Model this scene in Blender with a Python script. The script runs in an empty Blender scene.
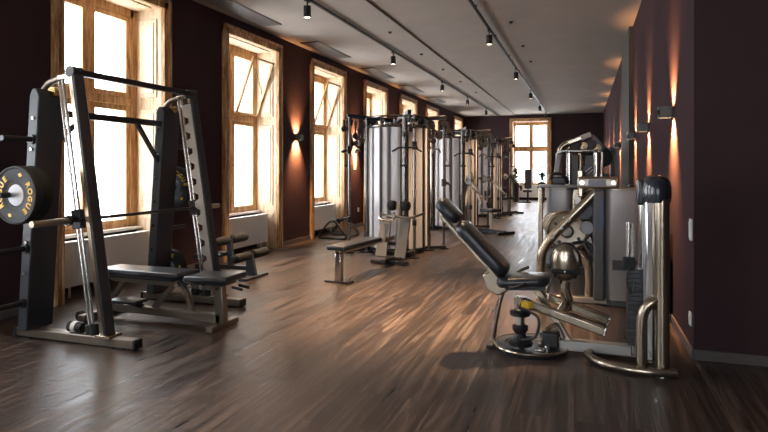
import bpy, bmesh, math, random
from mathutils import Vector as V, Matrix, Euler
random.seed(7)
PI = math.pi
SC = bpy.context.scene
C = SC.collection

# ------------------------------------------------------------ camera
cd = bpy.data.cameras.new('camera')
cam = bpy.data.objects.new('camera', cd); C.objects.link(cam)
cd.sensor_fit = 'HORIZONTAL'; cd.sensor_width = 36.0
cd.lens = 580 / 768 * 36.0
cd.shift_y = -48 / 768
cd.clip_start = 0.05; cd.clip_end = 200
cam.location = (0, 0, 1.4)
cam.rotation_euler = (PI / 2, 0, math.atan(200 / 580))
SC.camera = cam

# ------------------------------------------------------------ sky, portals, exposure
W = bpy.data.worlds.new('world'); SC.world = W; W.use_nodes = True
bg = W.node_tree.nodes['Background']
bg.inputs['Color'].default_value = (0.96, 0.98, 1.0, 1)
bg.inputs['Strength'].default_value = 9.0
WIN_Y = [-.53, 2.39, 5.31, 8.23, 11.15, 14.07, 16.99, 19.91, 24.35]
END_Y = 25.8
LX, RX = -5.08, 0.76
CEIL = 3.70

def portal(loc, rot, sx, sy):
    l = bpy.data.lights.new('window_portal', 'AREA'); l.shape = 'RECTANGLE'; l.size = sx; l.size_y = sy
    l.cycles.is_portal = True
    o = bpy.data.objects.new('window_portal', l); C.objects.link(o); o.location = loc; o.rotation_euler = rot
for y in WIN_Y:
    portal((-5.86, y, 1.98), (0, -PI / 2, 0), 2.7, 1.6)
ADDED_FRONT_X = [-2.7, 0.1]; BY = -5.0  # unseen windows added behind the camera to light the surfaces facing it
for x in ADDED_FRONT_X: portal((x, BY - 0.78, 1.98), (PI / 2, 0, 0), 1.6, 2.7)
portal((-2.2, END_Y + 0.78, 1.98), (-PI / 2, 0, 0), 1.6, 2.7)

vs = SC.view_settings
vs.view_transform = 'Standard'; vs.look = 'None'; vs.gamma = 1.0; vs.exposure = 0.75; vs.use_curve_mapping = False
SC.cycles.max_bounces = 8; SC.cycles.diffuse_bounces = 5; SC.cycles.glossy_bounces = 4
SC.cycles.transparent_max_bounces = 12; SC.cycles.transmission_bounces = 4
SC.cycles.sample_clamp_indirect = 6.0
SC.cycles.caustics_reflective = False; SC.cycles.caustics_refractive = False
SC.cycles.use_denoising = True

# ------------------------------------------------------------ materials
def newmat(name):
    m = bpy.data.materials.new(name); m.use_nodes = True
    nt = m.node_tree; b = nt.nodes['Principled BSDF']
    return m, nt, b
def P(name, col, rough=0.5, metal=0.0, noise=0.0, nscale=8.0, bump=0.0, bscale=60.0, coat=0.0, rvar=0.0, stretch=(1, 1, 1)):
    m, nt, b = newmat(name)
    b.inputs['Base Color'].default_value = (*col, 1)
    b.inputs['Roughness'].default_value = rough
    b.inputs['Metallic'].default_value = metal
    b.inputs['Coat Weight'].default_value = coat
    tc = nt.nodes.new('ShaderNodeTexCoord'); mp = nt.nodes.new('ShaderNodeMapping')
    mp.inputs['Scale'].default_value = stretch
    nt.links.new(tc.outputs['Object'], mp.inputs['Vector'])
    if noise or rvar:
        n = nt.nodes.new('ShaderNodeTexNoise'); n.inputs['Scale'].default_value = nscale; n.inputs['Detail'].default_value = 5
        nt.links.new(mp.outputs[0], n.inputs['Vector'])
        if noise:
            r = nt.nodes.new('ShaderNodeValToRGB')
            r.color_ramp.elements[0].position = 0.3; r.color_ramp.elements[1].position = 0.7
            r.color_ramp.elements[0].color = (*[c * (1 - noise) for c in col], 1)
            r.color_ramp.elements[1].color = (*[min(1, c * (1 + noise)) for c in col], 1)
            nt.links.new(n.outputs['Fac'], r.inputs[0]); nt.links.new(r.outputs[0], b.inputs['Base Color'])
        if rvar:
            mr = nt.nodes.new('ShaderNodeMapRange'); mr.inputs['To Min'].default_value = max(0.02, rough - rvar); mr.inputs['To Max'].default_value = rough + rvar
            nt.links.new(n.outputs['Fac'], mr.inputs['Value']); nt.links.new(mr.outputs[0], b.inputs['Roughness'])
    if bump:
        n2 = nt.nodes.new('ShaderNodeTexNoise'); n2.inputs['Scale'].default_value = bscale; n2.inputs['Detail'].default_value = 3
        nt.links.new(mp.outputs[0], n2.inputs['Vector'])
        bp = nt.nodes.new('ShaderNodeBump'); bp.inputs['Strength'].default_value = bump; bp.inputs['Distance'].default_value = 0.01
        nt.links.new(n2.outputs['Fac'], bp.inputs['Height']); nt.links.new(bp.outputs[0], b.inputs['Normal'])
    return m
def emis(name, col, s):
    m, nt, b = newmat(name)
    b.inputs['Base Color'].default_value = (*col, 1)
    b.inputs['Emission Color'].default_value = (*col, 1); b.inputs['Emission Strength'].default_value = s
    return m

def mat_floor():
    m, nt, b = newmat('oak_plank_floor'); N = nt.nodes.new; L = nt.links.new
    tc = N('ShaderNodeTexCoord'); mp = N('ShaderNodeMapping')
    mp.inputs['Rotation'].default_value = (0, 0, PI / 2); mp.inputs['Location'].default_value = (0.3, 0.05, 0)
    L(tc.outputs['Object'], mp.inputs['Vector'])
    br = N('ShaderNodeTexBrick'); br.offset = 0.37; br.offset_frequency = 2
    br.inputs['Scale'].default_value = 1.0; br.inputs['Brick Width'].default_value = 1.3; br.inputs['Row Height'].default_value = 0.16
    br.inputs['Mortar Size'].default_value = 0.0025; br.inputs['Mortar Smooth'].default_value = 0.2; br.inputs['Bias'].default_value = 0.0
    br.inputs['Color1'].default_value = (0.0, 0, 0, 1); br.inputs['Color2'].default_value = (1, 1, 1, 1); br.inputs['Mortar'].default_value = (0.2, 0.2, 0.2, 1)
    L(mp.outputs[0], br.inputs['Vector'])
    # long grain
    mg = N('ShaderNodeMapping'); mg.inputs['Scale'].default_value = (19, 1.0, 1)
    L(tc.outputs['Object'], mg.inputs['Vector'])
    av = N('ShaderNodeVectorMath'); av.operation = 'ADD'
    L(mg.outputs[0], av.inputs[0])
    sc = N('ShaderNodeVectorMath'); sc.operation = 'SCALE'; sc.inputs['Scale'].default_value = 9.0
    L(br.outputs['Color'], sc.inputs[0]); L(sc.outputs[0], av.inputs[1])
    g = N('ShaderNodeTexNoise'); g.inputs['Scale'].default_value = 1.0; g.inputs['Detail'].default_value = 7; g.inputs['Roughness'].default_value = 0.65; g.inputs['Distortion'].default_value = 0.6
    L(av.outputs[0], g.inputs['Vector'])
    r = N('ShaderNodeValToRGB'); e = r.color_ramp.elements
    e[0].position = 0.30; e[0].color = (0.014, 0.009, 0.008, 1)
    e[1].position = 0.68; e[1].color = (0.165, 0.120, 0.099, 1)
    k = r.color_ramp.elements.new(0.5); k.color = (0.056, 0.039, 0.032, 1)
    L(g.outputs['Fac'], r.inputs[0])
    mx = N('ShaderNodeMix'); mx.data_type = 'RGBA'; mx.blend_type = 'MULTIPLY'; mx.inputs['Factor'].default_value = 0.8
    pr = N('ShaderNodeValToRGB'); pe = pr.color_ramp.elements
    pe[0].position = 0; pe[0].color = (0.42, 0.41, 0.42, 1); pe[1].position = 1; pe[1].color = (1.12, 1.08, 1.04, 1)
    L(br.outputs['Color'], pr.inputs[0])
    L(r.outputs[0], mx.inputs[6]); L(pr.outputs[0], mx.inputs[7]); L(mx.outputs[2], b.inputs['Base Color'])
    mr = N('ShaderNodeMapRange'); mr.inputs['To Min'].default_value = 0.26; mr.inputs['To Max'].default_value = 0.52; mr.inputs['From Min'].default_value = 0.3; mr.inputs['From Max'].default_value = 0.7
    L(g.outputs['Fac'], mr.inputs['Value']); L(mr.outputs[0], b.inputs['Roughness'])
    bp = N('ShaderNodeBump'); bp.inputs['Strength'].default_value = 0.6; bp.inputs['Distance'].default_value = 0.006
    ad = N('ShaderNodeMath'); ad.operation = 'SUBTRACT'; L(g.outputs['Fac'], ad.inputs[0]); L(br.outputs['Fac'], ad.inputs[1])
    L(ad.outputs[0], bp.inputs['Height']); L(bp.outputs[0], b.inputs['Normal'])
    return m
def mat_oldwood(name, dark, mid, pale, p=(0.36, 0.49, 0.60)):
    m, nt, b = newmat(name); N = nt.nodes.new; L = nt.links.new
    tc = N('ShaderNodeTexCoord'); mp = N('ShaderNodeMapping'); mp.inputs['Scale'].default_value = (9, 9, 0.9)
    L(tc.outputs['Object'], mp.inputs['Vector'])
    n = N('ShaderNodeTexNoise'); n.inputs['Scale'].default_value = 2.2; n.inputs['Detail'].default_value = 9; n.inputs['Roughness'].default_value = 0.78
    L(mp.outputs[0], n.inputs['Vector'])
    r = N('ShaderNodeValToRGB'); e = r.color_ramp.elements
    e[0].position = p[0]; e[0].color = (*dark, 1); e[1].position = p[2]; e[1].color = (*pale, 1)
    k = e.new(p[1]); k.color = (*mid, 1)
    L(n.outputs['Fac'], r.inputs[0]); L(r.outputs[0], b.inputs['Base Color'])
    b.inputs['Roughness'].default_value = 0.55
    bp = N('ShaderNodeBump'); bp.inputs['Strength'].default_value = 0.3; bp.inputs['Distance'].default_value = 0.005
    L(n.outputs['Fac'], bp.inputs['Height']); L(bp.outputs[0], b.inputs['Normal'])
    return m
def mat_glass():
    m = bpy.data.materials.new('window_glass'); m.use_nodes = True; nt = m.node_tree
    nt.nodes.remove(nt.nodes['Principled BSDF']); out = nt.nodes['Material Output']
    t = nt.nodes.new('ShaderNodeBsdfTransparent'); t.inputs[0].default_value = (0.96, 0.98, 1, 1)
    g = nt.nodes.new('ShaderNodeBsdfGlossy'); g.inputs['Roughness'].default_value = 0.03
    mx = nt.nodes.new('ShaderNodeMixShader')
    mx.inputs[0].default_value = 0.04
    nt.links.new(t.outputs[0], mx.inputs[1]); nt.links.new(g.outputs[0], mx.inputs[2]); nt.links.new(mx.outputs[0], out.inputs[0])
    return m
def mat_frost(name, col, transp, glossr=0.25):
    m = bpy.data.materials.new(name); m.use_nodes = True; nt = m.node_tree
    nt.nodes.remove(nt.nodes['Principled BSDF']); out = nt.nodes['Material Output']; N = nt.nodes.new; L = nt.links.new
    d = N('ShaderNodeBsdfDiffuse'); d.inputs[0].default_value = (*col, 1)
    tl = N('ShaderNodeBsdfTranslucent'); tl.inputs[0].default_value = (*col, 1)
    g = N('ShaderNodeBsdfGlossy'); g.inputs['Roughness'].default_value = glossr; g.inputs[0].default_value = (0.9, 0.9, 0.9, 1)
    t = N('ShaderNodeBsdfTransparent'); t.inputs[0].default_value = (0.9, 0.9, 0.92, 1)
    a = N('ShaderNodeMixShader'); a.inputs[0].default_value = 0.22; L(d.outputs[0], a.inputs[1]); L(tl.outputs[0], a.inputs[2])
    b = N('ShaderNodeMixShader'); b.inputs[0].default_value = transp; L(a.outputs[0], b.inputs[1]); L(t.outputs[0], b.inputs[2])
    c = N('ShaderNodeMixShader'); c.inputs[0].default_value = 0.10; L(b.outputs[0], c.inputs[1]); L(g.outputs[0], c.inputs[2])
    L(c.outputs[0], out.inputs[0])
    return m

M = {}
M['floor'] = mat_floor()
M['wall'] = P('aubergine_wall_paint', (0.060, 0.036, 0.0395), 0.85, noise=0.07, nscale=1.5, bump=0.06, bscale=180)
M['wall'].node_tree.nodes['Principled BSDF'].inputs['Specular IOR Level'].default_value = 0.04
M['ceiling'] = P('ceiling_plaster', (0.38, 0.33, 0.285), 0.9, noise=0.04, nscale=2)
M['soffit'] = P('ceiling_edge_plaster', (0.42, 0.39, 0.36), 0.9, noise=0.04, nscale=2)
M['plaster'] = P('pale_plaster', (0.55, 0.50, 0.44), 0.9, noise=0.05)
M['pilaster'] = P('grey_green_paint', (0.060, 0.058, 0.050), 0.7, noise=0.05)
M['base'] = P('grey_baseboard_paint', (0.115, 0.095, 0.092), 0.45, noise=0.04)
M['casing'] = mat_oldwood('stripped_casing_wood', (0.17, 0.07, 0.022), (0.48, 0.25, 0.095), (0.76, 0.54, 0.30))
M['reveal'] = mat_oldwood('worn_painted_wood', (0.26, 0.11, 0.035), (0.56, 0.37, 0.21), (0.74, 0.60, 0.43), (0.33, 0.43, 0.56))
M['sash'] = mat_oldwood('sash_wood', (0.26, 0.11, 0.035), (0.55, 0.31, 0.13), (0.74, 0.51, 0.28))
M['glass'] = mat_glass()
M['radiator'] = P('cream_enamel', (0.90, 0.88, 0.82), 0.4)
M['sillwhite'] = P('white_sill_paint', (0.75, 0.71, 0.66), 0.4, noise=0.03)
M['black'] = P('black_satin_metal', (0.012, 0.012, 0.013), 0.4)
M['rail'] = P('black_rail', (0.015, 0.014, 0.014), 0.5)
M['rubber'] = P('black_rubber', (0.010, 0.010, 0.011), 0.7, bump=0.1, bscale=200)
M['leather'] = P('charcoal_vinyl', (0.020, 0.024, 0.031), 0.36, bump=0.08, bscale=260, coat=0.1)
M['sconce'] = P('grey_green_lamp_enamel', (0.10, 0.108, 0.11), 0.4)
M['hoodblack'] = P('blue_black_gloss_shell', (0.022, 0.027, 0.036), 0.22, coat=0.4)
M['slate'] = P('slate_powder_coat', (0.034, 0.040, 0.050), 0.42, bump=0.04, bscale=300)
M['darksteel'] = P('dark_steel', (0.045, 0.045, 0.050), 0.35, metal=0.6)
M['chrome'] = P('chrome_steel', (0.72, 0.70, 0.68), 0.14, metal=1.0, rvar=0.05, nscale=4)
M['bronze'] = P('champagne_nickel', (0.42, 0.36, 0.28), 0.22, metal=0.95, rvar=0.09, nscale=4)
M['brush'] = P('brushed_nickel', (0.38, 0.33, 0.27), 0.34, metal=0.88, rvar=0.06, nscale=30)
M['dimbronze'] = P('dim_bronze_nickel', (0.22, 0.19, 0.16), 0.35, metal=0.7, rvar=0.06, nscale=10)
M['darkchrome'] = P('dark_nickel_tube', (0.24, 0.22, 0.205), 0.24, metal=0.95, rvar=0.06, nscale=4)
M['palesteel'] = P('pale_satin_steel', (0.50, 0.49, 0.47), 0.35, metal=0.5)
M['steelgrey'] = P('grey_painted_steel', (0.25, 0.25, 0.26), 0.4, metal=0.3)
M['midgrey'] = P('mid_grey_enamel', (0.16, 0.155, 0.15), 0.45)
M['plates'] = P('weight_stack_steel', (0.05, 0.05, 0.055), 0.4, metal=0.5)
M['yellow'] = P('yellow_lettering', (0.85, 0.50, 0.04), 0.5)
M['white'] = P('white_plastic', (0.75, 0.74, 0.72), 0.35)
M['blue'] = P('blue_label', (0.05, 0.08, 0.20), 0.4)
M['labelgrey'] = P('grey_blue_label', (0.20, 0.24, 0.32), 0.4, noise=0.3, nscale=60)
M['red'] = P('red_spring', (0.45, 0.05, 0.03), 0.4)
M['yellowknob'] = P('yellow_plastic', (0.75, 0.45, 0.03), 0.35)
M['brass'] = P('brass', (0.65, 0.45, 0.18), 0.25, metal=1.0)
M['frost'] = mat_frost('frosted_white_shroud', (0.94, 0.92, 0.94), 0.03)
M['smoke'] = mat_frost('smoked_grey_shroud', (0.50, 0.50, 0.51), 0.10)
M['smokedark'] = P('dark_grey_shell', (0.075, 0.078, 0.085), 0.4)
M['leaf'] = P('plant_leaf', (0.035, 0.07, 0.03), 0.5, noise=0.4, nscale=5)
M['pot'] = P('dark_planter', (0.03, 0.03, 0.032), 0.5)
M['lens'] = emis('lamp_lens', (1.0, 0.80, 0.58), 9.0)
M['warm'] = emis('sconce_lens', (1.0, 0.62, 0.32), 12.0)
M['sock'] = P('pale_matte', (0.70, 0.66, 0.60), 0.7)

# ------------------------------------------------------------ builders
ORG = {}
def frame_of(d, up=(0, 0, 1)):
    d = V(d).normalized(); u = V(up)
    if abs(d.dot(u)) > 0.995: u = V((0, 1, 0)) if abs(d.y) < 0.9 else V((1, 0, 0))
    s = d.cross(u).normalized(); u2 = s.cross(d).normalized()
    return s, u2, d
class MB:
    def __init__(self): self.b = bmesh.new()
    def _face(self, vs):
        try: self.b.faces.new(vs)
        except ValueError: pass
    def box(self, c, s, R=None):
        c = V(c); vs = []
        for dx in (-.5, .5):
            for dy in (-.5, .5):
                for dz in (-.5, .5):
                    p = V((dx * s[0], dy * s[1], dz * s[2]))
                    if R is not None: p = R @ p
                    vs.append(self.b.verts.new(c + p))
        for f in ((0, 1, 3, 2), (4, 6, 7, 5), (0, 4, 5, 1), (2, 3, 7, 6), (0, 2, 6, 4), (1, 5, 7, 3)):
            self._face([vs[i] for i in f])
        return self
    def bx(self, x0, x1, y0, y1, z0, z1):
        return self.box(((x0 + x1) / 2, (y0 + y1) / 2, (z0 + z1) / 2), (abs(x1 - x0), abs(y1 - y0), abs(z1 - z0)))
    def bar(self, p0, p1, w, t, up=(0, 0, 1)):
        p0 = V(p0); p1 = V(p1); s, u, d = frame_of(p1 - p0, up)
        R = Matrix((s, d, u)).transposed()
        return self.box((p0 + p1) / 2, (w, (p1 - p0).length, t), R)
    def ring(self, c, s, u, r, seg, e=1.0):
        return [self.b.verts.new(c + s * (r * math.cos(2 * PI * k / seg)) + u * (r * e * math.sin(2 * PI * k / seg))) for k in range(seg)]
    def cyl(self, p0, p1, r, r2=None, seg=16, e=1.0, up=(0, 0, 1)):
        p0 = V(p0); p1 = V(p1); s, u, d = frame_of(p1 - p0, up); r2 = r if r2 is None else r2
        a = self.ring(p0, s, u, r, seg, e); b = self.ring(p1, s, u, r2, seg, e)
        for k in range(seg): self._face([a[k], a[(k + 1) % seg], b[(k + 1) % seg], b[k]])
        self._face(a[::-1]); self._face(b); return self
    def tube(self, pts, r, seg=10, smooth=True, closed=False, sub=6, e=1.0):
        pts = [V(p) for p in pts]
        if smooth and len(pts) > 2:
            n = len(pts); q = []
            rng = n if closed else n - 1
            for i in range(rng):
                p0 = pts[(i - 1) % n] if (closed or i > 0) else pts[0] * 2 - pts[1]
                p1 = pts[i]; p2 = pts[(i + 1) % n]
                p3 = pts[(i + 2) % n] if (closed or i + 2 < n) else p2 * 2 - p1
                for k in range(sub):
                    t = k / sub
                    q.append(0.5 * ((2 * p1) + (-p0 + p2) * t + (2 * p0 - 5 * p1 + 4 * p2 - p3) * t * t + (-p0 + 3 * p1 - 3 * p2 + p3) * t ** 3))
            if not closed: q.append(pts[-1])
            pts = q
        n = len(pts); rings = []; prev = None
        for i in range(n):
            if closed: d = pts[(i + 1) % n] - pts[i - 1]
            else: d = pts[min(i + 1, n - 1)] - pts[max(i - 1, 0)]
            d.normalize()
            if prev is None: s, u, _ = frame_of(d)
            else:
                s = prev - d * prev.dot(d)
                if s.length < 1e-6: s, u, _ = frame_of(d)
                s.normalize(); u = s.cross(d)
            prev = s
            rr = r[i * len(r) // n] if isinstance(r, (list, tuple)) else r
            rings.append(self.ring(pts[i], s, u, rr, seg, e))
        for i in range(n if closed else n - 1):
            a = rings[i]; b = rings[(i + 1) % n]
            for k in range(seg): self._face([a[k], a[(k + 1) % seg], b[(k + 1) % seg], b[k]])
        if not closed: self._face(rings[0][::-1]); self._face(rings[-1])
        return self
    def prism(self, pts, vec):
        a = [self.b.verts.new(V(p)) for p in pts]; b = [self.b.verts.new(V(p) + V(vec)) for p in pts]
        n = len(a)
        for k in range(n): self._face([a[k], a[(k + 1) % n], b[(k + 1) % n], b[k]])
        self._face(a[::-1]); self._face(b); return self
    def lathe(self, prof, c=(0, 0, 0), axis=(0, 0, 1), seg=32):
        c = V(c); s, u, d = frame_of(axis); rings = []
        for r, h in prof: rings.append(self.ring(c + d * h, s, u, max(r, 1e-4), seg))
        for i in range(len(rings) - 1):
            a, b = rings[i], rings[i + 1]
            for k in range(seg): self._face([a[k], a[(k + 1) % seg], b[(k + 1) % seg], b[k]])
        self._face(rings[0][::-1]); self._face(rings[-1]); return self
    def ball(self, c, r, e=(1, 1, 1), seg=16):
        m = Matrix.Translation(V(c)) @ Matrix.Diagonal((r * e[0], r * e[1], r * e[2], 1))
        bmesh.ops.create_uvsphere(self.b, u_segments=seg, v_segments=seg // 2 + 2, radius=1, matrix=m); return self
    def build(self, name, mat, parent=None, bev=0.0, seg=2, sub=0, ang=35):
        bmesh.ops.recalc_face_normals(self.b, faces=self.b.faces)
        me = bpy.data.meshes.new(name)
        o = bpy.data.objects.new(name, me); C.objects.link(o)
        org = V((0, 0, 0))
        if parent is not None:
            o.parent = parent; org = ORG.get(parent.name, V((0, 0, 0))); ORG[o.name] = org
        bmesh.ops.translate(self.b, verts=self.b.verts, vec=-org)
        self.b.to_mesh(me); self.b.free()
        me.materials.append(mat if not isinstance(mat, str) else M[mat])
        me.shade_smooth()
        me.set_sharp_from_angle(angle=math.radians(ang))
        if bev:
            md = o.modifiers.new('edge', 'BEVEL'); md.width = bev; md.segments = seg; md.limit_method = 'ANGLE'; md.angle_limit = math.radians(40)
            md.harden_normals = False
        if sub:
            md = o.modifiers.new('sub', 'SUBSURF'); md.levels = sub; md.render_levels = sub
        return o
def tag(o, label=None, cat=None, group=None, kind=None):
    if label: o['label'] = label
    if cat: o['category'] = cat
    if group: o['group'] = group
    if kind: o['kind'] = kind
    return o
def thing(name, label, cat, loc=(0, 0, 0), group=None):
    o = bpy.data.objects.new(name, None); C.objects.link(o); o.location = loc; o.empty_display_size = 0.1
    ORG[o.name] = V(loc)
    return tag(o, label, cat, group)
def one(mb, name, mat, label, cat, group=None, **k):
    """a thing that is one mesh, its origin at its base"""
    bb = [v.co.copy() for v in mb.b.verts]
    c = V((sum(v.x for v in bb) / len(bb), sum(v.y for v in bb) / len(bb), min(v.z for v in bb)))
    bmesh.ops.translate(mb.b, verts=mb.b.verts, vec=-c)
    o = mb.build(name, mat, None, **k); o.location = c
    return tag(o, label, cat, group)
def struct(mb, name, mat, **k): return tag(mb.build(name, mat, None, **k), kind='structure')
def copy_tree(o, parent=None):
    c = o.copy(); C.objects.link(c)
    if parent is not None: c.parent = parent
    for ch in list(o.children): copy_tree(ch, c)
    return c
def rx(a): return Euler((a, 0, 0)).to_matrix()
def ry(a): return Euler((0, a, 0)).to_matrix()
def rz(a): return Euler((0, 0, a)).to_matrix()
def lamp(name, kind, loc, energy, col, parent, size=None, blend=None, rot=None, radius=0.02):
    l = bpy.data.lights.new(name, kind); l.energy = energy; l.color = col; l.shadow_soft_size = radius
    if kind == 'SPOT': l.spot_size = size; l.spot_blend = blend
    o = bpy.data.objects.new(name, l); C.objects.link(o); o.parent = parent
    o.location = V(loc) - ORG.get(parent.name, V((0, 0, 0)))
    if rot: o.rotation_euler = rot
    return o

# ------------------------------------------------------------ room shell
BY = -5.0; RX2 = 4.2; TH = 0.82       # rear wall, right wall of the wide front bay, outer wall thickness
struct(MB().bx(LX - TH, RX2 + .2, BY - TH, END_Y + 1.0, -0.12, 0), 'floor', 'floor')
struct(MB().bx(-2.83, RX2 + .2, BY - TH, END_Y + .9, CEIL + 0.03, CEIL + 0.2).bx(-5.9, -2.83, BY - TH, END_Y + .9, CEIL, CEIL + 0.2), 'ceiling', 'ceiling')
HW = 0.76; NICH = 3.44
mb = MB()
ys = [BY] + sum([[y - HW, y + HW] for y in WIN_Y], []) + [END_Y + .9]
for a, b in zip(ys[0::2], ys[1::2]): mb.bx(LX - TH, LX, a, b, 0, CEIL)
for y in WIN_Y:
    mb.bx(LX - TH, LX, y - HW, y + HW, NICH, CEIL)
    mb.bx(LX - TH, LX - 0.42, y - HW, y + HW, 0, 0.62)
struct(mb, 'wall_left', 'wall')
mb = MB(); ex0, ex1 = -2.2 - HW, -2.2 + HW
mb.bx(LX, ex0, END_Y, END_Y + TH, 0, CEIL).bx(ex1, RX + .3, END_Y, END_Y + TH, 0, CEIL).bx(ex0, ex1, END_Y, END_Y + TH, NICH, CEIL).bx(ex0, ex1, END_Y + .42, END_Y + TH, 0, .62)
struct(mb, 'wall_back', 'wall')
struct(MB().bx(RX, RX + .3, 4.75, END_Y, 0, CEIL + .05), 'wall_right', 'wall')
struct(MB().bx(RX + .3, RX2 + .2, 4.75, 5.0, 0, CEIL + .05), 'wall_right_return', 'wall')
struct(MB().bx(RX2, RX2 + .2, BY, 4.75, 0, CEIL + .05), 'wall_right_bay', 'wall')
mb = MB(); xs = [LX - TH] + sum([[x - HW, x + HW] for x in ADDED_FRONT_X], []) + [RX2 + .2]
for a, b in zip(xs[0::2], xs[1::2]): mb.bx(a, b, BY - TH, BY, 0, CEIL + .05)
for x in ADDED_FRONT_X: mb.bx(x - HW, x + HW, BY - TH, BY, NICH, CEIL + .05).bx(x - HW, x + HW, BY - TH, BY - .42, 0, .62)
struct(mb, 'wall_front', 'wall')
struct(MB().bx(RX - 0.06, RX + .01, 10.35, 12.3, 0, CEIL + .03), 'wall_right_pilaster', 'pilaster')
bb = MB()
for a, b in zip(ys[0::2], ys[1::2]): bb.bx(LX, LX + .018, a + .0 if a < 0 else a + .125, b - .125 if b < END_Y else END_Y, 0, .085)
struct(bb, 'baseboard_left', 'base', bev=.004)
struct(MB().bx(LX + .02, ex0 - .13, END_Y - .018, END_Y, 0, .085).bx(ex1 + .13, RX, END_Y - .018, END_Y, 0, .085), 'baseboard_back', 'base', bev=.004)
struct(MB().bx(RX - .018, RX, 4.732, 10.35, 0, .075).bx(RX - .078, RX - .06, 10.35, 12.3, 0, .075).bx(RX - .018, RX, 12.3, END_Y - .02, 0, .075), 'baseboard_right', 'base', bev=.004)
struct(MB().bx(RX, RX2, 4.732, 4.75, 0, .075), 'baseboard_right_return', 'base', bev=.004)

# windows: local frame has the room on +x, the wall face at x = 0, the opening centred on y = 0
def window(idx, T, tilt=None, jamb=.055):
    """T maps local points to the world"""
    root = bpy.data.objects.new('window_%d' % idx, None); C.objects.link(root); tag(root, kind='structure')
    root.matrix_world = T
    def pt(mb, name, mat, parent=root, **k): return mb.build(name, mat, parent, **k)
    # stepped architrave round the opening
    m = MB()
    for s in (-1, 1):
        m.bx(-.01, .035, s * (HW - .012), s * (HW + .12), 0, NICH + .12)
        m.bx(.03, .055, s * (HW + .07), s * (HW + .12), 0, NICH + .12)
        m.bx(.03, .046, s * (HW - .012), s * (HW + .015), 0, NICH)
    m.bx(-.01, .035, -HW - .12, HW + .12, NICH - .012, NICH + .12).bx(.03, .055, -HW - .12, HW + .12, NICH + .07, NICH + .12)
    pt(m, 'casing', 'casing', bev=.006)
    m = MB()
    for s in (-1, 1):
        m.bx(-.40, -.0, s * (HW - .016), s * (HW - .0005), 0, NICH)
        for (z0, z1) in ((.12, .60), (.75, 2.15), (2.3, 3.3)):       # raised fields on the panelling
            m.bx(-.35, -.07, s * (HW - .030), s * (HW - .014), z0, z1)
            m.bx(-.31, -.11, s * (HW - .040), s * (HW - .028), z0 + .05, z1 - .05)
    m.bx(-.40, 0, -HW, HW, NICH - .016, NICH - .0005)
    m.bx(-.35, -.07, -HW + .12, HW - .12, NICH - .030, NICH - .014)
    pt(m, 'reveal_panelling', 'reveal', bev=.005)
    m = MB()
    for s in (-1, 1): m.bx(-.82, -.53, s * (HW - .02), s * (HW - .0005), .62, NICH)
    m.bx(-.82, -.53, -HW, HW, NICH - .02, NICH - .0005)
    pt(m, 'outer_reveal', 'plaster')
    # sill board, fixed frame
    pt(MB().bx(-.82, -.30, -HW + .001, HW - .001, .62, .655), 'sill', 'sillwhite', bev=.006)
    m = MB(); F0, F1 = -.52, -.40
    for s in (-1, 1): m.bx(F0, F1, s * (HW - (jamb if s > 0 else .055)), s * (HW - .0005), .655, NICH - .0005)
    m.bx(F0, F1, -HW + .055, HW - .055, NICH - .12, NICH - .0005).bx(F0, F1, -HW + .055, HW - .055, .655, .70)
    m.bx(-.51, -.42, -HW + .055, HW - .055, 2.18, 2.30)
    m.bx(-.42, -.385, -HW + .055, HW - .055, 2.19, 2.29)
    m.bx(-.51, -.405, -.035, .035, .70, NICH - .12)
    pt(m, 'frame', 'sash', bev=.006)
    # leaves: two below the transom, two above it
    for (z0, z1) in ((.70, 2.18), (2.30, NICH - .12)):
        for s in (-1, 1):
            ya, yb = (s * .035, s * (HW - (jamb if s > 0 else .055))); ya, yb = min(ya, yb), max(ya, yb)
            m = MB(); t = .055; x0, x1 = -.475, -.415
            m.bx(x0, x1, ya, ya + t, z0, z1).bx(x0, x1, yb - t, yb, z0, z1).bx(x0, x1, ya + t, yb - t, z0, z0 + t).bx(x0, x1, ya + t, yb - t, z1 - t, z1)
            sh = pt(m, 'sash', 'sash', bev=.004)
            pt(MB().bx(-.450, -.444, ya + t - .004, yb - t + .004, z0 + t - .004, z1 - t + .004), 'pane', 'glass', sh)
    if tilt:                      # inner hopper leaf leaning into the room
        z0, z1 = 2.30, NICH - .13; ya, yb = (.04, HW - .05); m = MB(); t = .032
        R = ry(math.radians(tilt)); c0 = V((-.37, 0, z0))
        def bxr(y0, y1, h0, h1, d0=-.018, d1=.018):
            m.box(c0 + R @ V(((d0 + d1) / 2, 0, (h0 + h1) / 2)) + V((0, (y0 + y1) / 2, 0)), (d1 - d0, y1 - y0, h1 - h0), R)
        H = z1 - z0 - .02
        bxr(ya, ya + t, 0, H); bxr(yb - t, yb, 0, H); bxr(ya + t, yb - t, 0, t); bxr(ya + t, yb - t, H - t, H)
        sh = pt(m, 'hopper_sash', 'sash', bev=.004)
        m = MB(); bxr(ya + t, yb - t, t, H - t, -.003, .003); pt(m, 'pane', 'glass', sh)
        m = MB().cyl(c0 + R @ V((.03, 0, .3)) + V((0, yb, 0)), (-.39, yb - .01, z0 + .85), .006, seg=6); pt(m, 'stay', 'darksteel', sh)
    # espagnolette handle on the meeting stile
    pt(MB().cyl((-.415, 0, 1.45), (-.365, 0, 1.45), .012, seg=8).bar((-.365, 0, 1.46), (-.365, 0, 1.36), .018, .014, (1, 0, 0)), 'handle', 'brass')
    return root
ORDW = ['nearest', 'second', 'third', 'fourth', 'fifth', 'sixth', 'seventh', 'eighth', 'ninth']
for i, y in enumerate(WIN_Y):
    window(i, Matrix.Translation((LX, y, 0)), 20 if i in (3, 4) else None, .12 if i == 2 else .055)
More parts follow.
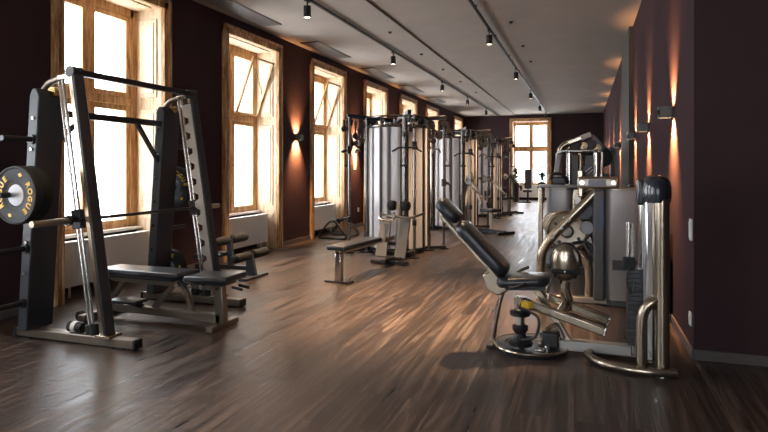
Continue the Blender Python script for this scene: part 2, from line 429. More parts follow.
for i, x in enumerate(ADDED_FRONT_X): window(10 + i, Matrix.Translation((x, BY, 0)) @ Matrix.Rotation(PI / 2, 4, 'Z'))  # added windows, out of view, daylight from behind the camera
window(9, Matrix.Translation((-2.2, END_Y, 0)) @ Matrix.Rotation(-PI / 2, 4, 'Z'))

# radiators in the window niches
def make_radiator():
    t = thing('radiator', 'x', 'radiator')
    m = MB(); n = 26; w = 1.34
    m.bx(-.035, .035, -w / 2, w / 2, .13, .145).bx(-.035, .035, -w / 2, w / 2, .565, .58)
    for k in range(n):
        y0 = -w / 2 + w * k / n
        m.bx(-.038, .038, y0 + .001, y0 + w / n - .001, .12, .59); m.bx(.038, .041, y0 + .008, y0 + w / n - .008, .13, .58)
    m.build('panel', 'radiator', t, bev=.004)
    MB().bx(-.045, .045, -w / 2 - .005, w / 2 + .005, .59, .605).build('top_grille', 'radiator', t, bev=.003)
    m = MB()
    for s in (-1, 1): m.cyl((0, s * .5, 0), (0, s * .5, .13), .013, seg=8)
    m.build('feet', 'radiator', t)
    m = MB().tube([(0, w / 2, .17), (0, w / 2 + .035, .17), (0, w / 2 + .045, .14), (0, w / 2 + .045, 0)], .009, seg=8)
    m.build('pipe', 'radiator', t)
    MB().cyl((0, w / 2, .52), (0, w / 2 + .05, .52), .02, seg=12).build('valve', 'white', t)
    return t
rad = make_radiator()
RL = ['cream ribbed radiator in the window niche behind the camera position',
      'cream ribbed radiator in the niche nearest the camera, before the barbell rack',
      'cream ribbed radiator behind the barbell rack, under the tall closed window',
      'cream ribbed radiator under the first window with a tilted upper leaf, past the padded rollers',
      'cream ribbed radiator beside the black tubular floor frame',
      'cream ribbed radiator in the niche just behind the nearest cable tower',
      'cream ribbed radiator in the niche behind the gap between first and second cable towers',
      'cream ribbed radiator in the niche past the farthest cable tower',
      'cream ribbed radiator in the last niche on the long window side']
for i, y in enumerate(WIN_Y):
    o = rad if i == 0 else copy_tree(rad)
    o.location = (LX - .17, y, 0); tag(o, RL[i], 'radiator', 'radiators under the windows')
o = copy_tree(rad); o.location = (-2.2, END_Y + .17, 0); o.rotation_euler = (0, 0, -PI / 2); tag(o, 'cream radiator under the bright window in the end wall', 'radiator', 'radiators under the windows')

# ------------------------------------------------------------ ceiling: tracks, spots, vents, dots
def track(x, label, y1=END_Y - .6):
    t = thing('lighting_track', label, 'lighting track', (x, 11, CEIL))
    top = CEIL + (.03 if x > -2.83 else 0)
    MB().bx(x - .018, x + .018, -2, y1, CEIL - .05, CEIL - .015).build('rail', 'rail', t, bev=.003)
    m = MB()
    for k in range(14 if y1 > 20 else 3): m.bx(x - .012, x + .012, -1.5 + 1.95 * k, -1.46 + 1.95 * k, CEIL - .02, top)
    m.build('mounting_clips', 'rail', t)
track(-3.5, 'black ceiling track running along the window side of the room')
track(-1.46, 'black ceiling track running along the machine side of the room')
def spot(x, y, label, e, tilt=0.0):
    t = thing('track_spotlight', label, 'spotlight', (x, y, CEIL - .25), 'spotlights on the ceiling tracks')
    z = CEIL - .05
    MB().bx(x - .02, x + .02, y - .06, y + .06, z - .03, z - .0005).build('adapter', 'black', t, bev=.003)
    MB().cyl((x, y, z - .10), (x, y, z - .03), .010, seg=8).build('stem', 'black', t)
    MB().lathe([(.020, -.075), (.048, -.085), (.050, -.10), (.050, -.235), (.044, -.240), (.044, -.225)], (x, y, z), seg=24).build('housing', 'black', t)
    MB().cyl((x, y, z - .232), (x, y, z - .226), .040, seg=20).build('lens', 'lens', t)
    lamp('spotlight_lamp', 'SPOT', (x, y, z - .245), e, (1.0, .66, .38), t, math.radians(66), 1.0, rot=(0, tilt, 0), radius=.035)
SPE = 650
LYS = [3.0, 7.0, 10.7, 14.8, 18.3, 22.0]; RYS = [2.2, 5.6, 9.5, 13.4, 17.3, 21.0, 24.2]
for i, y in enumerate(LYS): spot(-3.5, y, ('%s black spotlight in view along the window side ceiling track' % ORDW[i - 1] if i else 'black spotlight overhead before the first one in view, window side track'), (60, 650, 350, 300, 300, 300)[i])
for i, y in enumerate(RYS): spot(-1.46, y, ('%s black spotlight in view along the machine side ceiling track' % ORDW[i - 2] if i > 1 else ['black spotlight above the camera on the machine side track', 'black spotlight above the open floor before the thigh machine'][i]), (150, 1300, 450, 450, 450, 600, 600)[i], .2 if i in (2, 3, 4) else 0.0)
track(2.4, 'unseen black ceiling track added over the wide bay behind the camera', 4.2)  # track and its spots are added out of view to brighten the bay
for i, y in enumerate([-1.6, .6, 2.8]): spot(2.4, y, '%s added black spotlight on the unseen ceiling track of the bay behind the camera' % ['rear', 'middle', 'front'][i], 200)
for i, y in enumerate(WIN_Y[2:8]):
    t = thing('ceiling_vent', '%s long dark ceiling vent slot above the window side wall' % ORDW[i], 'air vent', (-4.74, y - .8, CEIL), 'linear vents along the window wall')
    yc = y - .8
    MB().bx(-4.92, -4.56, yc - .8, yc + .8, CEIL - .012, CEIL).build('frame', 'darksteel', t, bev=.002)
    m = MB()
    for k in range(7): m.bx(-4.89 + .045 * k, -4.875 + .045 * k, yc - .77, yc + .77, CEIL - .018, CEIL - .010)
    m.build('slats', 'steelgrey', t)
for i, (x, y) in enumerate([(-3.1, 7.2), (-3.1, 9.3), (-3.1, 11.3), (-3.1, 13.2), (-3.1, 15.2), (-3.1, 17.5)]):
    one(MB().lathe([(.035, 0), (.035, -.012), (.02, -.02), (.02, -.03)], (x, y, CEIL), seg=16), 'ceiling_nozzle', 'black', '%s small dark ceiling disc beside the window side light track' % ORDW[i], 'sprinkler', 'small discs in the ceiling')
for i, (x, y) in enumerate([(-1.1, 9.4), (-1.1, 11.3), (-1.1, 13.0)]):
    one(MB().lathe([(.035, 0), (.035, -.012), (.02, -.02), (.02, -.03)], (x, y, CEIL + .03), seg=16), 'ceiling_nozzle', 'black', '%s small dark ceiling disc beside the machine side light track' % ORDW[i], 'sprinkler', 'small discs in the ceiling')

# ------------------------------------------------------------ wall lights
def sconce(x, y, z, s, label, e=330):
    """s = +1: the room lies on +x of the wall"""
    t = thing('wall_light', label, 'wall light', (x, y, z), 'up and down wall lights')
    MB().bx(x, x + s * .022, y - .045, y + .045, z - .045, z + .045).build('back_plate', 'darksteel', t, bev=.002)
    a, b = x + s * .022, x + s * .125
    m = MB()
    m.bx(a, a + s * .006, y - .06, y + .06, z - .05, z + .05).bx(b - s * .006, b, y - .06, y + .06, z - .05, z + .05)
    m.bx(a, b, y - .06, y - .054, z - .05, z + .05).bx(a, b, y + .054, y + .06, z - .05, z + .05)
    m.bx(a, b, y - .056, y + .056, z - .02, z + .02)
    m.build('body', 'sconce', t)
    xc = x + s * .070
    for q in (-1, 1):
        ln = MB().bx(x + s * .03, x + s * .115, y - .05, y + .05, z + q * .021, z + q * .026).build('lens', 'warm', t)
        lamp('lamp_up' if q > 0 else 'lamp_down', 'SPOT', (x + s * .110, y, z + q * .031), e * (.42 if q > 0 else 1), (1.0, .47, .18), t, math.radians(92), .9, rot=(PI, s * -.60, 0) if q > 0 else (0, s * .60, 0), radius=.005)
for y, lb in ((9.69, 'small black wall light between the two windows with tilted upper leaves'),
              (12.61, 'small black wall light beside the nearest cable tower, over a pale rectangle'),
              (15.53, 'small black wall light on the pier hidden behind the second cable tower'),
              (18.45, 'small black wall light on the pier by the third cable tower')):
    sconce(LX, y, 1.97, 1, lb)
for i, y in enumerate([5.76, 7.85, 9.8, 13.8, 16.7, 19.6, 22.6]):
    sconce(RX, y, 1.90, -1, '%s dark grey cube wall light from the camera on the right wall' % ORDW[i])

# ------------------------------------------------------------ small wall fittings
one(MB().bx(RX - .012, RX, 4.80, 4.88, .86, 1.02).bx(RX - .018, RX - .010, 4.82, 4.86, .88, 1.0), 'light_switch', 'white', 'white double light switch near the end of the right wall', 'switch', bev=.002)
one(MB().bx(RX - .012, RX, 4.82, 4.90, .22, .32).bx(RX - .016, RX - .010, 4.835, 4.885, .24, .30), 'wall_socket', 'white', 'white power socket low on the right wall near its corner', 'socket', bev=.002)
one(MB().bx(LX, LX + .012, 12.80, 12.88, .36, .46).bx(LX + .01, LX + .016, 12.81, 12.87, .37, .45), 'wall_socket', 'white', 'white power socket low on the pier beside the nearest cable tower', 'socket', bev=.002)
one(MB().bx(LX, LX + .006, 12.56, 12.70, 1.36, 1.72), 'pale_rectangle', 'sock', 'pale narrow rectangle on the dark pier under a wall light', 'pale_rectangle')  # plain thin pale rectangle on the wall
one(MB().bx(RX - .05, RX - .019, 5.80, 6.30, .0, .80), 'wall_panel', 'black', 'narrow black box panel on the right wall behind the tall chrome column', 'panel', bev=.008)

# ------------------------------------------------------------ weight plate with its lettering
def letters(mb, text, R0, ang0, step, size, y, cw=True):
    """characters round a circle in the xz plane, tops outward, seen from -y"""
    for k, ch in enumerate(text):
        cu = bpy.data.curves.new('t', 'FONT'); cu.body = ch; cu.size = size; cu.align_x = 'CENTER'; cu.extrude = .0015; cu.offset = size * .035
        ob = bpy.data.objects.new('t', cu); C.objects.link(ob)
        dg = bpy.context.evaluated_depsgraph_get(); me = bpy.data.meshes.new_from_object(ob.evaluated_get(dg))
        a = ang0 - step * k                       # angle from +x, counter-clockwise seen from -y
        T = Matrix.Rotation(PI / 2, 4, 'X')       # text plane -> xz, facing -y
        T = Matrix.Translation((R0 * math.cos(a), y, R0 * math.sin(a))) @ Matrix.Rotation(-(a - PI / 2), 4, 'Y') @ T
        me.transform(T); mb.b.from_mesh(me)
        bpy.data.objects.remove(ob); bpy.data.curves.remove(cu); bpy.data.meshes.remove(me)
def make_plate():
    t = thing('weight_plate', 'x', 'weight plate')
    Y = (0, 1, 0)
    MB().lathe([(.085, -.018), (.09, -.024), (.118, -.026), (.124, -.030), (.205, -.030), (.214, -.038), (.224, -.036), (.228, -.02), (.228, .02), (.224, .036), (.214, .038), (.205, .03), (.09, .03), (.085, .018)], (0, 0, 0), Y, 48).build('disc', 'rubber', t)
    MB().lathe([(.026, -.026), (.083, -.024), (.087, -.016), (.087, .016), (.083, .024), (.026, .026)], (0, 0, 0), Y, 32).build('hub', 'steelgrey', t)
    m = MB()
    letters(m, 'ROGUE', .140, math.radians(38), math.radians(20), .062, -.0315)
    letters(m, 'ROGUE', .140, math.radians(218), math.radians(20), .062, -.0315)
    for a in (78, 258):
        a = math.radians(a); c = V((.165 * math.cos(a), -.0315, .165 * math.sin(a))); rr = V((math.cos(a), 0, math.sin(a))); tt = V((-math.sin(a), 0, math.cos(a)))
        m.prism([c + rr * .017, c + tt * .022, c - rr * .017, c - tt * .022], (0, .002, 0))
    m.build('lettering', 'yellow', t)
    return t
plate = make_plate()

# ------------------------------------------------------------ barbell rack (guided barbell)
NY, FY = 3.60, 5.06
sm = thing('smith_machine', 'tall slate grey guided barbell rack with slanted uprights before the left windows', 'weight machine', (-3.87, 4.34, 0))
def on_line(p0, p1, z): t = (z - p0[2]) / (p1[2] - p0[2]); return tuple(p0[i] + (p1[i] - p0[i]) * t for i in range(3))
for y, s in ((NY, -1), (FY, 1)):      # s points outward
    b = MB().bar((-4.46, y, .045), (-3.26, y, .045), .085, .07).build('base_bar', 'dimbronze', sm, bev=.008)
    for xa in (-3.262, -4.487): MB().bx(xa, xa + .027, y - .046, y + .046, .008, .082).build('end_cap', 'rubber', b, bev=.008)
    for xa in (-4.40, -3.45): MB().bx(xa, xa + .10, y - .05, y + .05, 0, .012).build('foot_pad', 'rubber', b)
    # broad rear panel, its flat side toward the room
    yo = y + s * .10 if s < 0 else y + .10
    y0, y1 = (y - .12, y + .13)
    m = MB().prism([(-4.35, y0, .08), (-4.25, y0, .08), (-4.11, y0, 1.98), (-4.14, y0, 2.04), (-4.19, y0, 2.04), (-4.22, y0, 1.98)], (0, y1 - y0, 0))
    pn = m.build('rear_panel', 'slate', sm, bev=.012, seg=3)
    for k in range(7):
        z = .30 + k * .25; xx = -4.30 + (z - .08) * .0735
        MB().cyl((xx, y0 - .012 if s < 0 else y0 - .012, z), (xx, y0 + .01, z), .014, seg=10).build('bolt', 'chrome', pn)
    # front upright with a nickel edge
    A = (-3.53, y, .08); B = (-3.86, y, 2.16)
    up = MB().bar(A, B, .10, .055, (1, 0, 0)).build('front_upright', 'slate', sm, bev=.006)
    e0 = V(A) + V((-.01, -.0515, 0)); e1 = V(B) + V((-.01, -.0515, 0))
    MB().bar(e0, e1, .006, .035, (1, 0, 0)).build('edge_strip', 'bronze', up)
    MB().cyl((-3.87, y - .055, 2.17), (-3.87, y + .055, 2.17), .045, seg=20).build('top_knuckle', 'darksteel', up)
    MB().bx(-3.60, -3.46, y - .07, y + .07, .075, .10).build('foot_bracket', 'bronze', up, bev=.004)
    # notched safety strip on the room-inner side
    yi = y - s * .060
    d = (V(B) - V(A)).normalized(); n = V((-d.z, 0, d.x)) * 1.0
    if n.x > 0: n = -n
    pts = []; base = V((A[0], yi, A[2])); L = (V(B) - V(A)).length
    k0 = .16; N = 11; st = (L - .36) / N
    edge = []
    for k in range(N):
        a = k0 + k * st
        edge += [(a, .095), (a + st * .30, .095), (a + st * .42, .045), (a + st * .72, .040), (a + st * .80, .070), (a + st * .95, .095)]
    outline = [base + d * t + n * w for t, w in edge] + [base + d * (L - .1) + n * .095, base + d * (L - .1) - n * .01, base + d * .1 - n * .01, base + d * .1 + n * .095]
    m = MB().prism(outline, (0, .008, 0)); m.build('notched_strip', 'palesteel', sm)
    # guide rods
    for q, off in enumerate((-.145, -.185)):
        r0 = V(A) + V((off, -.0 * s, .02)); r1 = V(B) + V((off + .005, 0, -.03))
        MB().cyl(r0, r1, .0125, seg=12).build('guide_rod', 'chrome', sm)
    MB().bar((-4.03, y, 2.13), (-3.84, y, 2.15), .06, .04).build('rod_bracket', 'bronze', sm, bev=.006)
    MB().cyl((-3.67, y, .08), (-3.67, y, .17), .036, seg=16).cyl((-3.72, y, .08), (-3.72, y, .15), .03, seg=16).build('rubber_stop', 'rubber', sm)
    MB().cyl((-3.92, y, .125), (-3.78, y, .125), .042, seg=18).build('counter_spring', 'rubber', sm)
    MB().cyl((-3.88, y, .125), (-3.84, y, .125), .044, seg=18).build('spring_band', 'white', sm)
    # arched tube from panel to upright
    a = MB().tube([(-4.24, y, 1.88), (-4.23, y, 1.99), (-4.15, y, 2.09), (-4.02, y, 2.13), (-3.86, y, 2.16)], .026, seg=12)
    a.build('arch_tube', 'dimbronze', sm)
    MB().cyl((-4.10, y - .02, 2.02), (-4.10, y + .02, 2.02), .040, seg=20).build('pulley', 'brass', sm)
    # storage pegs pointing outward
    for z in (.31, .75, 1.19, 1.63):
        xx = -4.30 + (z - .08) * .0735
        ya = y0 if s < 0 else y1
        MB().cyl((xx, ya, z), (xx, ya + s * .26, z), .022, seg=14).cyl((xx, ya, z), (xx, ya + s * .02, z), .04, seg=14).build('storage_peg', 'darksteel', sm)
# cross beams and braces
MB().bar((-3.86, NY, 2.17), (-3.86, FY, 2.17), .05, .05).build('top_beam', 'darksteel', sm, bev=.006)
MB().bar((-4.17, NY + .1, 1.86), (-4.17, FY, 1.86), .045, .06).build('rear_beam', 'darksteel', sm, bev=.006)
MB().bar((-4.17, NY + .38, 1.86), (-4.19, NY + .12, 1.62), .035, .035).build('brace', 'darksteel', sm)
MB().bar((-4.17, FY - .46, 1.86), (-4.20, FY - .10, 1.46), .035, .035).build('brace', 'darksteel', sm)
# barbell
BZ = .985; bxx = on_line((-3.63, NY, .10), (-3.96, NY, 2.13), BZ)[0] - .06
bar = thing('barbell', 'long steel barbell held in the carriages of the barbell rack', 'barbell', (bxx, 4.34, BZ))
MB().cyl((bxx, 3.30, BZ), (bxx, 5.36, BZ), .0145, seg=16).build('shaft', 'darksteel', bar)
for y, s in ((NY, -1), (FY, 1)):
    MB().cyl((bxx, y + s * .10, BZ), (bxx, y + s * .42, BZ), .025, seg=18).build('sleeve', 'brush', bar)
    MB().cyl((bxx, y + s * .085, BZ), (bxx, y + s * .105, BZ), .042, seg=18).build('collar', 'darksteel', bar)
for y in (NY, FY):
    cg = MB().bar((bxx + .012, y, BZ - .07), (bxx - .012, y, BZ + .08), .06, .09, (1, 0, 0)).build('carriage', 'slate', bar, bev=.008)
    MB().bar((bxx + .09, y - .045, BZ), (bxx - .02, y - .045, BZ + .01), .012, .03).build('hook', 'darksteel', cg)
# plates
def put_plate(x, y, z, label, sc=1.0, rot=0.0, flip=False):
    global plate
    o = plate if 'placed' not in put_plate.__dict__ else copy_tree(plate)
    put_plate.placed = True
    o.location = (x, y, z); o.scale = (sc,) * 3; o.rotation_euler = (0, rot, 0)
    tag(o, label, 'weight plate', 'round weight plates stored on the barbell rack')
xx = -4.30 + 1.11 * .0735
put_plate(xx + .07, NY - .27, 1.19, 'black weight plate with yellow lettering nearest the camera on the barbell rack', rot=.12)
put_plate(xx + .05, NY - .175, 1.19, 'plain looking black weight plate hidden behind the yellow lettered one on the near peg', rot=.9)
put_plate(xx, FY + .18, 1.19, 'black weight plate behind the far slate panel at chest height', rot=2.2)
put_plate(-4.30 + .23 * .0735, FY + .18, .31, 'low black weight plate peeking out behind the foot of the far slate panel', rot=1.2, sc=.9)

# ------------------------------------------------------------ bench in the rack
bn = thing('weight_bench', 'flat adjustable bench with charcoal pads standing inside the barbell rack', 'bench', (-3.5, 4.34, 0))
by = 4.34
def pad(x0, x1, y0, y1, z0, z1, name, parent, mat='leather', R=None, bev=.03):
    c = ((x0 + x1) / 2, (y0 + y1) / 2, (z0 + z1) / 2)
    return MB().box(c, (x1 - x0, y1 - y0, z1 - z0), R).build(name, mat, parent, bev=bev, seg=4)
pad(-4.26, -3.35, by - .15, by + .15, .415, .475, 'back_pad', bn)
pad(-3.29, -2.84, by - .17, by + .17, .412, .470, 'seat_pad', bn, R=ry(-.04))
MB().bar((-4.20, by, .375), (-3.00, by, .355), .07, .06).build('top_beam', 'dimbronze', bn, bev=.006)
MB().bx(-4.15, -3.45, by - .10, by + .10, .392, .405).bx(-3.22, -2.92, by - .1, by + .1, .385, .402).build('pad_plates', 'darksteel', bn)
MB().bar((-4.30, by, .10), (-2.99, by, .085), .07, .07).build('base_beam', 'dimbronze', bn, bev=.006)
MB().bar((-3.0, by, .05), (-3.02, by, .37), .07, .09, (1, 0, 0)).build('front_post', 'dimbronze', bn, bev=.008)
MB().bar((-2.99, by - .20, .03), (-2.99, by + .20, .03), .07, .05).build('front_foot', 'dimbronze', bn, bev=.008)
MB().bar((-4.30, by - .28, .04), (-4.30, by + .28, .04), .08, .06).build('rear_foot', 'dimbronze', bn, bev=.008)
MB().bar((-3.72, by, .12), (-3.50, by, .35), .04, .04).build('brace', 'dimbronze', bn)
MB().bar((-3.30, by, .12), (-3.40, by, .35), .04, .04).build('brace', 'dimbronze', bn)
MB().bar((-4.25, by, .12), (-4.05, by, .36), .04, .04).build('brace', 'dimbronze', bn)
for x in (-3.42, -3.28, -3.16): MB().cyl((x, by - .08, .36), (x, by + .08, .36), .022, seg=14).build('pivot_bolt', 'chrome', bn)
MB().bar((-3.30, by - .055, .345), (-3.40, by - .055, .44), .01, .07, (0, 0, 1)).build('adjust_plate', 'darksteel', bn)
MB().bar((-4.05, by - .16, .20), (-3.72, by - .16, .21), .16, .03).build('foot_plate', 'slate', bn, bev=.01)
MB().bar((-3.86, by - .16, .19), (-3.86, by, .12), .04, .04).build('foot_plate_arm', 'darksteel', bn)
for s in (-1, 1): MB().cyl((-2.86, by + s * .05, .375), (-2.76, by + s * .05, .36), .013, seg=10).build('handle', 'rubber', bn)
for s in (-1, 1): MB().cyl((-4.36, by + s * .20, .045), (-4.36, by + s * .24, .045), .045, seg=20).build('wheel', 'rubber', bn)

# ------------------------------------------------------------ decline bench with rollers
ab = thing('decline_bench', 'low decline bench with two pairs of black foam rollers behind the barbell rack', 'bench', (-4.1, 6.45, 0))
ORG[ab.name] = V((-3.74, 6.45, 0))
ay = 6.45
pad(-4.46, -4.00, ay - .14, ay + .14, .24, .30, 'back_pad', ab, R=ry(-.10))
MB().bar((-4.50, ay, .10), (-3.95, ay, .12), .06, .06).build('base_beam', 'darksteel', ab, bev=.005)
MB().bar((-4.50, ay - .22, .03), (-4.50, ay + .22, .03), .06, .05).build('rear_foot', 'darksteel', ab, bev=.005)
MB().bar((-3.62, ay - .26, .018), (-3.62, ay + .26, .018), .12, .03).build('front_foot', 'slate', ab, bev=.005)
MB().prism([(-3.72, ay - .03, .03), (-3.58, ay - .03, .03), (-3.64, ay - .03, .30), (-3.72, ay - .03, .30)], (0, .06, 0)).build('front_post', 'slate', ab, bev=.004)
MB().bar((-3.98, ay, .12), (-3.68, ay, .12), .05, .05).build('link', 'darksteel', ab)
MB().bar((-3.95, ay, .10), (-3.98, ay, .48), .05, .07, (1, 0, 0)).build('roller_post', 'slate', ab, bev=.005)
for x, z, nm in ((-3.98, .47, 'upper'), (-3.66, .29, 'lower')):
    MB().cyl((x, ay - .40, z), (x, ay + .40, z), .014, seg=10).build('roller_axle', 'chrome', ab)
    for s in (-1, 1):
        r = MB().lathe([(.03, .05), (.052, .058), (.056, .07), (.056, .36), (.052, .372), (.03, .38)], (x, ay, z), (0, s, 0), 24).build('foam_roller', 'rubber', ab)
        MB().cyl((x, ay + s * .38, z), (x, ay + s * .39, z), .024, seg=14).build('end_cap', 'chrome', r)

# tubular floor frame by the radiator
fr = thing('abdominal_trainer', 'black tubular rocking floor frame lying at the foot of the third window', 'exercise frame', (-4.62, 10.75, 0))
for y in (10.45, 11.10):
    MB().tube([(-4.97, y, .03), (-4.90, y + .02, .16), (-4.76, y + .05, .33), (-4.64, y + .04, .34), (-4.52, y + .02, .22), (-4.38, y, .05), (-4.50, y, .016), (-4.75, y, .022)], .022, seg=10, closed=True).build('side_loop', 'black', fr)
MB().cyl((-4.72, 10.45, .345), (-4.72, 11.10, .345), .018, seg=12).build('cross_tube', 'black', fr)
MB().cyl((-4.42, 10.45, .035), (-4.42, 11.10, .035), .016, seg=12).build('floor_tube', 'black', fr)
MB().cyl((-4.66, 10.68, .35), (-4.66, 10.90, .35), .035, seg=16).build('head_pad', 'rubber', fr)

# ------------------------------------------------------------ multi-station cable towers
def arc_panel(r, a0, a1, z0, z1, t=.008, seg=14):
    m = MB(); pts = []
    for k in range(seg + 1):
        a = a0 + (a1 - a0) * k / seg; pts.append((r * math.cos(a), r * math.sin(a), z0))
    for k in range(seg, -1, -1):
        a = a0 + (a1 - a0) * k / seg; pts.append(((r - t) * math.cos(a), (r - t) * math.sin(a), z0))
    # quads per segment so the ring stays clean
    for k in range(seg):
        a = a0 + (a1 - a0) * k / seg; b = a0 + (a1 - a0) * (k + 1) / seg
        q = [(r * math.cos(a), r * math.sin(a), z0), (r * math.cos(b), r * math.sin(b), z0), ((r - t) * math.cos(b), (r - t) * math.sin(b), z0), ((r - t) * math.cos(a), (r - t) * math.sin(a), z0)]
        m.prism(q, (0, 0, z1 - z0))
    bmesh.ops.remove_doubles(m.b, verts=m.b.verts, dist=.0005)
    return m
def dirv(a, r, z): return (r * math.cos(a), r * math.sin(a), z)
def make_tower():
    t = thing('cable_tower', 'x', 'cable machine')
    G = [math.radians(a) for a in (-60, 30, 120, 210)]       # post directions
    for i, g in enumerate(G):
        # frosted shroud between posts, split by a dark slit
        sh = arc_panel(.50, g + .12, g + PI / 2 - .12, .10, 2.06).build('shroud', 'frost', t, ang=60)
        mid = g + PI / 4
        ed = MB()
        for q in (g + .115, g + PI / 2 - .115): ed.cyl(dirv(q, .50, .08), dirv(q, .50, 2.08), .014, seg=10)
        ed.build('edge_tube', 'darkchrome', sh)
        MB().bar(dirv(mid, .503, .10), dirv(mid, .503, 2.06), .045, .012, (math.cos(mid), math.sin(mid), 0)).build('centre_slit', 'darksteel', sh)
        # weight stack behind the shroud
        st = MB()
        for k in range(14): st.box(dirv(mid, .30, .16 + k * .045), (.13, .24, .040), rz(mid))
        st.build('weight_stack', 'plates', t)
        rd = MB()
        for q in (-.08, .08):
            c = V(dirv(mid, .30, 0)) + V((-math.sin(mid), math.cos(mid), 0)) * q
            rd.cyl(c + V((0, 0, .08)), c + V((0, 0, 2.1)), .012, seg=8)
        rd.build('guide_rods', 'chrome', t)
        # main post
        po = MB().cyl(dirv(g, .53, .02), dirv(g, .53, 2.24), .040, seg=18).build('post', 'darkchrome', t)
        MB().cyl(dirv(g, .53, 0), dirv(g, .53, .022), .13, seg=24).build('foot_plate', 'darksteel', po)
        MB().cyl(dirv(g, .53, .022), dirv(g, .53, .28), .048, seg=18).build('foot_sleeve', 'darkchrome', po)
        # top arm reaching outward with its pulleys
        ar = MB().bar(dirv(g, .08, 2.20), dirv(g, .86, 2.27), .06, .07).build('top_arm', 'darksteel', t, bev=.008)
        for rr, z in ((.60, 2.12), (.82, 2.16)):
            c = V(dirv(g, rr, z)); sd = V((-math.sin(g), math.cos(g), 0))
            MB().lathe([(.055, -.014), (.060, -.012), (.050, 0), (.060, .012), (.055, .014)], c, sd, 22).build('pulley', 'darksteel', ar)
            MB().bar(c + V((0, 0, -.03)) + sd * .02, c + V((0, 0, .09)) + sd * .02, .05, .006, sd).build('pulley_bracket', 'chrome', ar)
        # slim adjustable column outside with carriage and hanging handle
        cp = V(dirv(g + .10, .84, 0))
        co = MB().cyl(cp + V((0, 0, .02)), cp + V((0, 0, 2.24)), .020, seg=14).build('outer_column', 'darkchrome', t)
        MB().cyl(cp, cp + V((0, 0, .02)), .08, seg=20).build('foot', 'darksteel', co)
        cz = (1.75, 1.15, 1.62, 1.70)[i]
        MB().box(cp + V((0, 0, cz)), (.07, .07, .13), rz(g)).build('carriage', 'darksteel', co, bev=.008)
        MB().cyl(cp + V(dirv(g, .03, cz)), cp + V(dirv(g, .13, cz - .04)), .022, seg=12).build('knob', 'rubber', co)
        hp = V(dirv(g - .10, .84, 0))
        MB().cyl(hp + V((0, 0, 1.55)), hp + V((0, 0, 2.2)), .004, seg=6).build('cable', 'black', ar)
        MB().cyl(hp + V((-.06, 0, 1.44)), hp + V((.06, 0, 1.44)), .017, seg=10).tube([hp + V((-.05, 0, 1.44)), hp + V((0, 0, 1.56)), hp + V((.05, 0, 1.44))], .006, seg=6, smooth=False).build('grip', 'rubber', ar)
        # pulley cluster, long bar and lower carriage that fill the gap between head and column
        for j, (rr, zz, of) in enumerate(((.66, 2.02, .10), (.72, 1.93, -.07), (.92, 2.05, .05), (.62, 1.86, .0))):
            c = V(dirv(g + of, rr, zz)); sd = V((-math.sin(g), math.cos(g), 0))
            MB().lathe([(.02, -.016), (.050, -.016), (.040, 0), (.050, .016), (.02, .016)], c, sd, 18).build('small_pulley', 'darkchrome', ar)
            MB().bar(c + sd * .022, (c.x + sd.x * .022, c.y + sd.y * .022, 2.2), .035, .008, sd).build('hanger', 'darkchrome', ar)
        sd = V((-math.sin(g), math.cos(g), 0)); c = V(dirv(g, .68, 1.72))
        MB().tube([c - sd * .24 + V((0, 0, -.06)), c - sd * .12, c, c + sd * .12, c + sd * .24 + V((0, 0, -.06))], .014, seg=8).build('pull_bar', 'darksteel', ar)
        MB().cyl(c, (c.x, c.y, 2.0), .004, seg=6).build('pull_cable', 'black', ar)
        MB().box(cp + V((0, 0, .55)), (.06, .06, .10), rz(g)).build('low_carriage', 'darksteel', co, bev=.008)
        # floor beam
        MB().bar(dirv(g, .1, .045), dirv(g, .84, .045), .07, .05).build('floor_beam', 'darksteel', t, bev=.006)
    # head ring
    m = MB()
    for k in range(2):
        z = (2.09, 2.24)[k]
        m.tube([dirv(2 * PI * j / 16, .51, z) for j in range(16)], .018, seg=10, closed=True, sub=3)
    m.build('head_ring', 'darkchrome', t)
    MB().cyl((0, 0, 2.07), (0, 0, 2.10), .48, seg=40).build('head_plate', 'darksteel', t)
    for k in range(12):
        a = 2 * PI * (k + .5) / 12
        MB().lathe([(.055, -.012), (.060, -.010), (.050, 0), (.060, .010), (.055, .012)], dirv(a, .46, 2.17), (-math.sin(a), math.cos(a), 0), 18).build('pulley', 'darksteel' if k % 2 else 'chrome', t)
    MB().cyl((0, 0, .02), (0, 0, .07), .47, seg=40).build('base_plate', 'darksteel', t)
    MB().cyl((0, 0, .07), (0, 0, 2.07), .06, seg=16).build('core_post', 'steelgrey', t)
    return t
tw = make_tower()
TW = [(-2.98, 9.35), (-2.82, 13.2), (-2.74, 16.9)]
TL = ['nearest tall round cable tower with frosted white shrouds and a long grey bench',
      'second tall frosted cable tower from the camera, behind the first',
      'farthest tall frosted cable tower, toward the end window']
towers = []
for i, (x, y) in enumerate(TW):
    o = tw if i == 0 else copy_tree(tw)
    towers.append(o)
for i, (x, y) in enumerate(TW):
    o = towers[i]; o.location = (x, y, 0); tag(o, TL[i], 'cable machine', 'round cable towers'); ORG[o.name] = V((x, y, 0))
